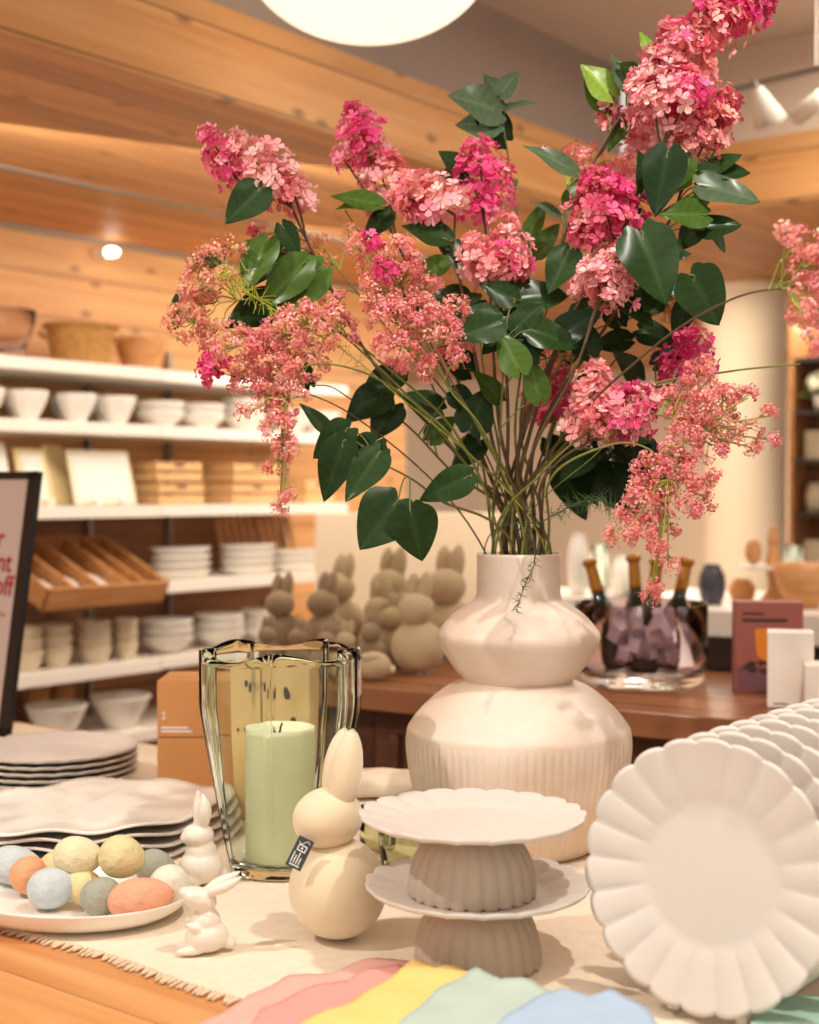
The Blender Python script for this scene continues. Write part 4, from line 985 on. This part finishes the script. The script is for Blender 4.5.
def stem_thing(name, label, cat, i, mid, end, group, r=.0032, col=BARK, n=26):
    a = neck(i, n); foot = Vector((VX + (VX - a.x) * .8, VY + (VY - a.y) * .8, .86)); t = thing(name, label, cat, foot, 0, group)
    path = bez([foot, a, *mid, end], 10)
    mb = MB(); m = len(path); mb.tube(path, [r * (1 - .55 * k / m) for k in range(m)], 7, col)
    # nodes and bark bumps
    return t, path, mb
def add_leaf(t, path, smb, spec, rr):
    (bx_, by_, tx_, ty_, D, W, col, roll) = spec
    b = at(bx_, by_, D); tp_ = at(tx_, ty_, D + rr.uniform(-.03, .012)); L = (tp_ - b).length * 1.0
    nrm = Vector((roll + rr.uniform(-.15, .15), -1, .45 + rr.uniform(-.2, .25))); M = orient(b, tp_, nrm)
    lm = leaf_mb(L, W * L, .22, .10, np.array(col) * rr.uniform(.85, 1.2)); V = lm.v[0] @ np.array(M).T + np.array(b); lm.v = [V]
    lm.build('leaf', LEAFM, t, world=True)
    k = nearest(path[10:], b - Vector((0, 0, .03))) + 10; k = min(k, len(path) - 1); p0 = path[k]
    if (p0 - b).length < .22: smb.tube(bez([p0, p0.lerp(b, .5) + Vector((0, .004, .008 - .0)), b, b.lerp(tp_, .12)], 4), [.0011] * 13, 5, srgb(96, 104, 52))
RR = random.Random(3)
# lilac branches: each: label, neck index, mid points(px,py,D), end, panicles[(bx,by,tx,ty,D,Rpx,tone,tone2)], leaves
gL = 'pink lilac branches in the ribbed vase'; gU = 'coral lace flower stems in the ribbed vase'
lil = [
 ('lilac branch reaching to the upper left of the bouquet', [(470, 470, 1.93), (375, 365, 1.90), (318, 262, 1.88)], (290, 205, 1.87),
   [(300, 212, 285, 165, 1.87, 19, 'pale', 'coral'), (288, 190, 228, 138, 1.87, 26, 'pale', 'mix'), (236, 178, 203, 128, 1.88, 18, 'mix', 'magenta'), (268, 246, 252, 226, 1.89, 8, 'deep', 'coral')],
   [(262, 188, 225, 222, 1.84, .75, DG, .3), (282, 225, 300, 258, 1.86, .6, DG, 0), (268, 240, 243, 292, 1.86, .72, MG, -.3), (306, 262, 258, 308, 1.85, .62, MG, .3), (322, 268, 268, 312, 1.86, .7, MG, .1), (282, 250, 240, 290, 1.90, .6, DG, 0), (225, 250, 196, 276, 1.90, .5, DG, 0), (190, 295, 172, 330, 1.92, .7, DG, 0), (280, 300, 222, 325, 1.93, .7, DG, 0), (246, 300, 270, 330, 1.93, .6, DG, 0)]),
 ('lilac branch with the tallest bloom left of centre', [(480, 450, 1.97), (440, 330, 1.98), (395, 240, 1.98)], (380, 205, 1.98),
   [(392, 212, 372, 140, 1.98, 26, 'pale', 'coral'), (372, 165, 352, 104, 1.98, 22, 'mix', 'magenta'), (350, 168, 336, 150, 1.98, 14, 'pale', 'mix')],
   [(380, 205, 330, 192, 1.94, .5, MG, .2), (390, 212, 362, 240, 1.95, .6, DG, 0), (372, 200, 335, 207, 1.95, .4, MG, 0)]),
 ('lilac branch with the pale bloom between the two left ones', [(492, 440, 1.92), (470, 330, 1.90), (455, 260, 1.88)], (440, 218, 1.88),
   [(455, 215, 398, 178, 1.88, 25, 'pale', 'mix'), (425, 205, 392, 192, 1.87, 20, 'coral', 'magenta')],
   [(448, 240, 402, 222, 1.86, .7, DG, .3), (452, 250, 500, 262, 1.88, .6, DG, -.2), (446, 262, 410, 280, 1.92, .7, MG, 0)]),
 ('lilac branch with the magenta bloom in the centre', [(500, 430, 1.95), (492, 330, 1.94), (488, 250, 1.93)], (482, 210, 1.93),
   [(484, 215, 479, 140, 1.93, 30, 'magenta', 'mix')],
   [(462, 172, 440, 150, 1.96, .9, DG, 0), (468, 180, 440, 172, 1.96, .8, DG, 0), (515, 265, 545, 240, 1.95, .6, MG, 0)]),
 ('lilac branch with the low magenta and peach bloom in the centre', [(508, 430, 1.89), (505, 350, 1.87)], (498, 285, 1.86),
   [(502, 280, 508, 215, 1.86, 24, 'coral', 'pale'), (488, 278, 470, 235, 1.855, 20, 'pale', 'coral'), (506, 270, 520, 250, 1.85, 22, 'magenta', 'deep')],
   [(480, 300, 445, 320, 1.86, .7, DG, 0), (510, 300, 570, 292, 1.85, .7, DG, 0), (520, 320, 482, 352, 1.84, .75, DG, .2), (505, 330, 540, 362, 1.84, .75, DG, -.2)]),
 ('leafy lilac shoot with round grey leaves rising at the centre', [(515, 430, 1.98), (530, 300, 1.99), (515, 200, 2.0)], (498, 92, 2.0), [],
   [(500, 112, 450, 92, 1.99, .85, GG, .2), (500, 125, 455, 122, 1.98, .9, GG, 0), (500, 95, 518, 70, 1.99, .75, GG, 0), (500, 95, 484, 72, 2.0, .75, GG, .2), (505, 108, 534, 100, 2.0, .35, GG, 0), (515, 180, 508, 195, 2.0, .5, MG, 0), (505, 140, 470, 100, 2.01, .8, DG, 0), (528, 238, 545, 200, 2.02, .5, MG, 0), (534, 255, 560, 222, 2.01, .55, MG, 0)]),
 ('tall lilac branch leading to the topmost blooms', [(520, 440, 1.93), (545, 300, 1.90), (590, 170, 1.87), (640, 90, 1.85)], (672, 60, 1.84),
   [(668, 75, 708, 20, 1.84, 32, 'coral', 'mix'), (700, 40, 752, -18, 1.84, 30, 'coral', 'magenta'), (720, 15, 775, 2, 1.83, 20, 'magenta', 'deep'), (612, 130, 606, 95, 1.88, 11, 'coral', 'deep'), (610, 110, 598, 100, 1.88, 9, 'coral', 'pale')],
   [(612, 96, 582, 62, 1.87, .8, LG, 0), (628, 90, 612, 52, 1.86, .5, GG, .2), (640, 75, 618, 62, 1.86, .7, DG, 0), (606, 108, 585, 75, 1.88, .7, MG, 0), (575, 172, 526, 142, 1.87, .45, GG, .2), (560, 215, 532, 200, 1.9, .4, GG, 0), (625, 118, 608, 150, 1.88, .5, MG, 0), (650, 52, 640, 30, 1.88, .5, LG, 0), (568, 205, 590, 170, 1.9, .5, MG, 0)]),
 ('lilac branch with the large pink and magenta bloom near the top', [(528, 440, 1.90), (575, 310, 1.86), (640, 200, 1.83)], (668, 130, 1.82),
   [(668, 128, 658, 50, 1.82, 36, 'mix', 'pale'), (680, 110, 690, 70, 1.81, 28, 'magenta', 'mix'), (655, 110, 640, 70, 1.82, 24, 'pale', 'mix')],
   [(668, 150, 655, 215, 1.80, .66, BG, 0), (652, 195, 640, 150, 1.84, .6, DG, 0), (690, 160, 655, 200, 1.82, .5, MG, 0)]),
 ('lilac branch with the coral bloom right of the top', [(536, 440, 1.92), (610, 320, 1.88), (670, 220, 1.85)], (690, 155, 1.84),
   [(688, 158, 722, 85, 1.84, 24, 'coral', 'pale'), (706, 140, 736, 92, 1.84, 18, 'coral', 'deep'), (680, 150, 675, 120, 1.83, 18, 'pale', 'mix')],
   [(702, 172, 752, 170, 1.83, .55, DG, -.2), (700, 186, 762, 198, 1.82, .62, GG, -.3), (698, 178, 740, 152, 1.85, .6, DG, 0), (692, 170, 668, 195, 1.84, .6, LG, 0), (705, 195, 680, 215, 1.84, .7, LG, 0), (706, 215, 660, 212, 1.81, .68, MG, .1), (700, 230, 742, 222, 1.82, .8, DG, -.1), (706, 222, 728, 252, 1.83, .5, GG, 0), (696, 226, 680, 250, 1.83, .9, DG, 0), (705, 175, 712, 150, 1.86, .6, LG, 0)]),
 ('short lilac branch with the slim coral bloom below the top blooms', [(525, 430, 1.97), (580, 300, 1.94)], (640, 190, 1.90),
   [(638, 190, 637, 120, 1.90, 20, 'coral', 'pale')], [(632, 200, 612, 175, 1.92, .6, LG, 0), (640, 215, 600, 240, 1.93, .6, DG, 0)]),
 ('lilac branch with the deep magenta bloom right of centre', [(518, 450, 1.90), (560, 340, 1.86)], (612, 245, 1.84),
   [(614, 240, 596, 170, 1.84, 36, 'magenta', 'deep'), (590, 235, 575, 222, 1.84, 18, 'pale', 'magenta')],
   [(570, 250, 548, 292, 1.85, .7, DG, 0), (640, 262, 690, 250, 1.82, .65, DG, 0), (600, 300, 560, 330, 1.85, .7, DG, 0)]),
 ('lilac branch with the pale pink bloom below the deep magenta one', [(530, 460, 1.87), (575, 370, 1.83)], (595, 308, 1.81),
   [(596, 305, 632, 240, 1.81, 27, 'pale', 'coral'), (600, 290, 585, 262, 1.80, 22, 'pale', 'deep')],
   [(640, 232, 668, 302, 1.79, .78, DG, 0), (622, 300, 655, 325, 1.82, .6, DG, 0), (668, 275, 645, 310, 1.82, .7, DG, 0), (690, 275, 722, 325, 1.78, .95, DG, -.1), (672, 240, 640, 270, 1.8, .7, BG, 0)]),
 ('lilac branch with the magenta bloom at the far right', [(545, 460, 1.90), (610, 400, 1.88)], (668, 385, 1.86),
   [(676, 378, 703, 332, 1.86, 27, 'magenta', 'mix')],
   [(655, 365, 690, 345, 1.88, .6, DG, 0), (640, 380, 615, 350, 1.88, .7, DG, 0), (625, 440, 670, 470, 1.88, .7, BG, 0), (618, 430, 655, 440, 1.86, .7, DG, 0)]),
 ('lilac branch with two side by side blooms above the vase', [(540, 490, 1.86), (560, 460, 1.83)], (592, 440, 1.81),
   [(588, 440, 598, 362, 1.81, 24, 'pale', 'coral'), (610, 430, 652, 388, 1.80, 28, 'magenta', 'mix')],
   [(618, 445, 590, 420, 1.84, .6, DG, 0), (600, 440, 650, 462, 1.84, .7, BG, 0), (590, 450, 560, 480, 1.88, .7, DG, 0), (610, 460, 640, 520, 1.89, .6, BG, 0)]),
 ('dark pink lilac branch half hidden behind the stems', [(530, 490, 2.02)], (552, 425, 2.04),
   [(555, 425, 552, 368, 2.04, 28, 'deep', 'deep')], [(560, 360, 585, 320, 2.03, .6, DG, 0), (545, 350, 520, 310, 2.03, .6, DG, 0), (548, 440, 570, 480, 2.04, .6, BG, 0)]),
 ('low leafy lilac shoot hanging left over the counter bunnies', [(440, 500, 1.85), (410, 478, 1.82)], (378, 462, 1.80), [],
   [(398, 500, 360, 548, 1.78, .95, DG, 0), (410, 508, 422, 562, 1.76, .92, DG, 0), (470, 476, 418, 500, 1.82, .6, DG, .2), (380, 452, 345, 500, 1.80, .6, DG, 0), (378, 440, 352, 478, 1.81, .85, DG, 0), (345, 440, 322, 502, 1.80, .6, DG, 0), (350, 428, 312, 458, 1.81, .75, DG, 0), (330, 432, 300, 402, 1.82, .4, DG, 0)]),
 ('leafy lilac shoot on the left behind the coral flowers', [(450, 470, 1.90), (400, 420, 1.90)], (352, 400, 1.90), [],
   [(385, 392, 345, 420, 1.9, .8, DG, 0), (395, 405, 372, 440, 1.9, .8, DG, 0), (400, 372, 360, 395, 1.92, .7, DG, 0), (440, 410, 400, 392, 1.9, .7, DG, 0), (470, 430, 486, 388, 1.88, .9, DG, 0), (452, 392, 478, 412, 1.88, .8, BG, 0), (430, 440, 455, 415, 1.9, .7, MG, 0), (310, 385, 296, 352, 1.93, .5, DG, 0), (470, 372, 440, 345, 1.93, .8, BG, 0), (420, 300, 388, 312, 1.95, .7, DG, 0), (468, 262, 436, 240, 1.96, .7, DG, 0), (480, 440, 452, 470, 1.93, .7, DG, 0)]),
 ('leafy lilac shoot in the middle of the bouquet', [(500, 440, 1.84)], (505, 330, 1.82), [],
   [(500, 322, 455, 338, 1.80, .75, DG, 0), (498, 318, 460, 310, 1.83, .7, DG, 0), (530, 330, 580, 345, 1.82, .7, DG, 0), (520, 372, 500, 330, 1.81, .75, MG, 0), (540, 400, 528, 355, 1.84, .6, MG, 0), (515, 330, 545, 300, 1.83, .7, DG, 0), (560, 335, 600, 310, 1.84, .75, BG, 0), (590, 355, 570, 310, 1.87, .7, DG, 0), (500, 400, 475, 370, 1.88, .6, MG, 0), (470, 300, 430, 295, 1.9, .7, DG, 0), (515, 300, 480, 282, 1.84, .7, DG, 0)]),
 ('leafy lilac shoot on the right behind the blooms', [(550, 460, 1.98), (600, 380, 1.97)], (665, 300, 1.96), [],
   [(640, 330, 680, 345, 1.93, .7, DG, 0), (630, 340, 590, 345, 1.94, .7, DG, 0), (660, 300, 625, 310, 1.94, .7, BG, 0), (690, 300, 672, 340, 1.9, .6, DG, 0), (605, 370, 575, 380, 1.96, .7, BG, 0), (600, 440, 648, 470, 1.95, .75, DG, 0), (590, 460, 622, 510, 1.96, .7, BG, 0), (570, 450, 600, 505, 1.98, .6, BG, 0), (560, 470, 588, 520, 2.0, .6, DG, 0), (620, 440, 672, 505, 1.93, .55, BG, 0), (585, 420, 560, 455, 1.98, .8, DG, 0), (640, 300, 610, 270, 1.95, .7, DG, 0), (600, 400, 565, 425, 2.0, .8, BG, 0), (620, 325, 600, 290, 1.95, .7, DG, 0)]),
]
si = 0; seed = 0
for lab, mids, end, pans, leaves in lil:
    t, path, smb = stem_thing('lilac_branch', lab, 'flower', si, [at(*m) for m in mids], at(*end), gL, .0034 if pans else .0024, BARK if pans else srgb(104, 92, 46)); si += 1
    for (bx_, by_, tx_, ty_, D, Rp, to, to2) in pans:
        b = at(bx_, by_, D); tp_ = at(tx_, ty_, D + .01); R = Rp / F * D; seed += 1
        mb = MB(); panicle(mb, b, tp_, R * .92, to, to2, fr=.0098 if Rp > 12 else .008, dens=1.3, seed=seed); mb.build('flower_cluster', PETAL, t, world=True)
        k = nearest(path[8:], b + Vector((0, 0, -.05))) + 8; p0 = path[min(k, len(path) - 1)]
        smb.tube([p0, p0.lerp(b, .5) + Vector((0, 0, -.006)), b], [.002, .0018, .0015], 5, BARK)
    for sp_2 in leaves: add_leaf(t, path, smb, sp_2, RR)
    smb.build('stem', STEMM, t, world=True)
um = [
 ('coral lace flower stem drooping at the far left', [(455, 450, 1.90), (360, 350, 1.88), (290, 300, 1.86)], (238, 300, 1.85), TAN,
   [(200, 285, 24), (188, 325, 22), (215, 262, 18), (195, 305, 20), (195, 262, 5), (235, 247, 8), (210, 340, 18), (222, 280, 14)], 1.85),
 ('coral lace flower stem with the dense left cluster', [(460, 440, 1.88), (390, 370, 1.84), (330, 330, 1.83)], (275, 345, 1.82), CORAL + TAN[:1],
   [(235, 345, 24), (262, 352, 26), (285, 335, 22), (305, 322, 20), (250, 378, 22), (280, 372, 24), (310, 360, 20), (335, 330, 20), (340, 305, 14)], 1.82),
 ('coral lace flower stem hanging in a long tail at the left', [(465, 450, 1.86), (380, 380, 1.82), (310, 365, 1.80)], (285, 400, 1.79), CORAL,
   [(268, 402, 18), (290, 400, 18), (278, 428, 17), (290, 450, 16), (278, 468, 13), (284, 490, 9), (280, 508, 5), (241, 412, 6)], 1.79),
 ('tan lace flower stem with loose heads behind the left lilac', [(470, 430, 1.95), (380, 320, 1.94)], (335, 265, 1.93), YEL + TAN,
   [(313, 242, 11), (327, 258, 10), (318, 262, 8), (288, 268, 6), (352, 235, 8), (330, 300, 10)], 1.93),
 ('coral lace flower stem with the upper middle cluster', [(480, 430, 1.86), (430, 360, 1.83)], (395, 290, 1.82), CORAL + TAN[:1],
   [(372, 262, 20), (400, 282, 24), (378, 292, 20), (412, 262, 14), (358, 248, 12), (395, 245, 12), (425, 290, 18)], 1.82),
 ('coral lace flower stem with the lower middle cluster', [(488, 440, 1.84), (450, 390, 1.82)], (425, 340, 1.80), CORAL,
   [(390, 320, 22), (420, 318, 24), (445, 338, 22), (408, 352, 22), (385, 348, 16), (455, 308, 14), (462, 358, 14), (430, 372, 14)], 1.80),
 ('airy coral lace flower stem spreading at the right', [(545, 470, 1.84), (610, 420, 1.80), (660, 415, 1.78)], (690, 428, 1.77), CORAL,
   [(672, 400, 14), (698, 392, 20), (684, 420, 20), (720, 418, 16), (736, 405, 9), (748, 398, 8), (770, 416, 8), (752, 428, 9), (736, 444, 11), (712, 446, 14), (752, 448, 6), (772, 440, 4), (700, 370, 14), (706, 408, 18), (700, 432, 16), (728, 398, 12)], 1.77),
 ('coral lace flower stem hanging in a dense cascade at the right', [(550, 480, 1.82), (610, 445, 1.77), (650, 450, 1.75)], (668, 480, 1.74), CORAL,
   [(652, 470, 18), (678, 470, 20), (700, 478, 18), (640, 505, 14), (672, 455, 16), (690, 440, 14), (620, 520, 10), (638, 490, 17), (660, 500, 20), (685, 505, 15), (632, 512, 16), (622, 535, 15), (645, 532, 15), (668, 528, 13), (662, 552, 12), (668, 568, 9), (655, 582, 9), (650, 598, 6), (706, 498, 10)], 1.74),
 ('blurred coral lace flower stem entering at the right edge', [(560, 440, 1.86), (650, 350, 1.66), (730, 300, 1.50)], (795, 286, 1.42), CORAL,
   [(796, 238, 13), (808, 262, 16), (812, 290, 18), (815, 318, 16), (812, 342, 9), (786, 232, 6), (822, 250, 16), (803, 312, 10)], 1.40),
 ('tan lace flower stem with yellow heads deep in the bouquet', [(530, 430, 1.97), (580, 340, 1.98)], (660, 310, 1.98), YEL,
   [(665, 308, 16), (682, 318, 14), (650, 298, 12), (560, 355, 12), (480, 330, 10), (700, 310, 10)], 1.98),
 ('small coral lace flower stem beside the tall branch', [(520, 420, 1.93), (555, 280, 1.92)], (568, 185, 1.91), CORAL,
   [(575, 158, 10), (584, 162, 9), (592, 152, 7), (560, 150, 5), (548, 152, 4), (605, 160, 8)], 1.91),
]
for lab, mids, end, tips, heads, D in um:
    rr = random.Random(si * 5); t, path, smb = stem_thing('lace_flower_stem', lab, 'flower', si, [at(*m) for m in mids], at(*end), gU, .0022, BARK if 'blurred' in lab else GST); si += 1
    E = path[-1]
    for (x, y, Rp) in heads:
        c = at(x, y, D + rr.uniform(-.02, .03)); R = Rp / F * D; k = nearest(path[8:], c + (Vector((VX, VY, 1.3)) - c) * .06) + 8; p0 = path[min(k, len(path) - 1)]
        root = p0.lerp(c, .55)
        smb.tube(bez([p0, p0.lerp(c, .4) + Vector((0, 0, .008)), root, c], 4), [.0012] * 12 + [.0008], 5, srgb(150, 156, 66))
        mb = MB(); umbel(mb, c, max(R - .001, .002), rr, tips, root, 1.0); mb.build('flower_head', PETAL, t, world=True)
    smb.build('stem', STEMM, t, world=True)
# magenta spots within the left clusters
for (x, y, R, D, lab) in ((212, 365, 17, 1.82, 'small magenta lilac sprig in the left coral cluster'), (372, 238, 9, 1.80, 'small magenta lilac sprig above the middle coral cluster'), (385, 268, 9, 1.79, 'tiny magenta lilac sprig inside the middle coral cluster')):
    t, path, smb = stem_thing('lilac_sprig', lab, 'flower', si, [at((x + 500) / 2, (y + 470) / 2, 1.86)], at(x + 10, y + 8, D), gL, .0016); si += 1
    mb = MB(); panicle(mb, at(x + 8, y + 8, D), at(x - 10, y - 8, D), R / F * D, 'magenta', 'magenta', fr=.0075, seed=si); mb.build('flower_cluster', PETAL, t, world=True); smb.build('stem', STEMM, t, world=True)
# bare twigs
for (pts, lab) in (([(560, 450, 1.93), (640, 390, 1.85), (725, 372, 1.78)], 'bare green twig pointing right above the lace flowers'),
                   ([(470, 470, 1.98), (430, 380, 1.98), (400, 300, 1.98)], 'bare twig rising left through the bouquet'), ([(500, 460, 2.0), (485, 380, 2.0)], 'bare twig upright at the left of the stems'),
                   ([(545, 460, 2.0), (565, 380, 2.0)], 'bare twig upright at the right of the stems')):
    ends = {0: (800, 364, 1.72), 1: (345, 210, 1.98), 2: (475, 290, 2.0), 3: (600, 300, 2.0)}[['bare green twig pointing right above the lace flowers', 'bare twig rising left through the bouquet', 'bare twig upright at the left of the stems', 'bare twig upright at the right of the stems'].index(lab)]
    t, path, smb = stem_thing('bare_twig', lab, 'twig', si, [at(*m) for m in pts], at(*ends), 'bare twigs in the bouquet', .0024, GST); si += 1
    smb.build('stem', STEMM, t, world=True)
# fern sprigs
def fern(lab, pts, si, c, nl=.016, st=6):
    t, path, smb = stem_thing('fern_sprig', lab, 'fern', si, [at(*p) for p in pts[:-1]], at(*pts[-1]), 'feathery fern sprigs', .0010, c)
    smb.build('stem', STEMM, t, world=True); mb = MB(); rr = random.Random(si)
    for k in range(22, len(path)):
        for q in range(st // 2):
            p0 = path[k].lerp(path[max(k - 1, 0)], rr.random()); d = Vector((rr.gauss(0, 1), rr.gauss(0, .6), rr.gauss(-.1, 1))).normalized() * nl * rr.uniform(.6, 1.2)
            mb.tube([p0, p0 + d * .5 + Vector((0, 0, .001)), p0 + d], [.0006, .0005, .0003], 3, c)
    tag(mb.build('needles', STEMM, t, world=True), kind='stuff'); return t
fern('fern sprig hanging down over the front of the vase', [(530, 530, 1.82), (535, 560, 1.80), (525, 585, 1.78), (516, 612, 1.77)], si, srgb(70, 76, 40), .011, 4); si += 1
fern('dark fern sprig spraying right from the vase rim', [(545, 520, 1.84), (575, 505, 1.82), (600, 500, 1.80), (622, 512, 1.80)], si, srgb(60, 84, 44), .02, 8); si += 1
fern('yellow green fern sprig at the upper left', [(380, 380, 1.84), (290, 320, 1.82), (245, 290, 1.81), (222, 268, 1.80)], si, srgb(176, 184, 60), .022, 10); si += 1
fern('fern sprig in the right hand leaves', [(600, 450, 1.80), (620, 425, 1.79), (635, 440, 1.78)], si, srgb(110, 140, 70), .016, 8); si += 1
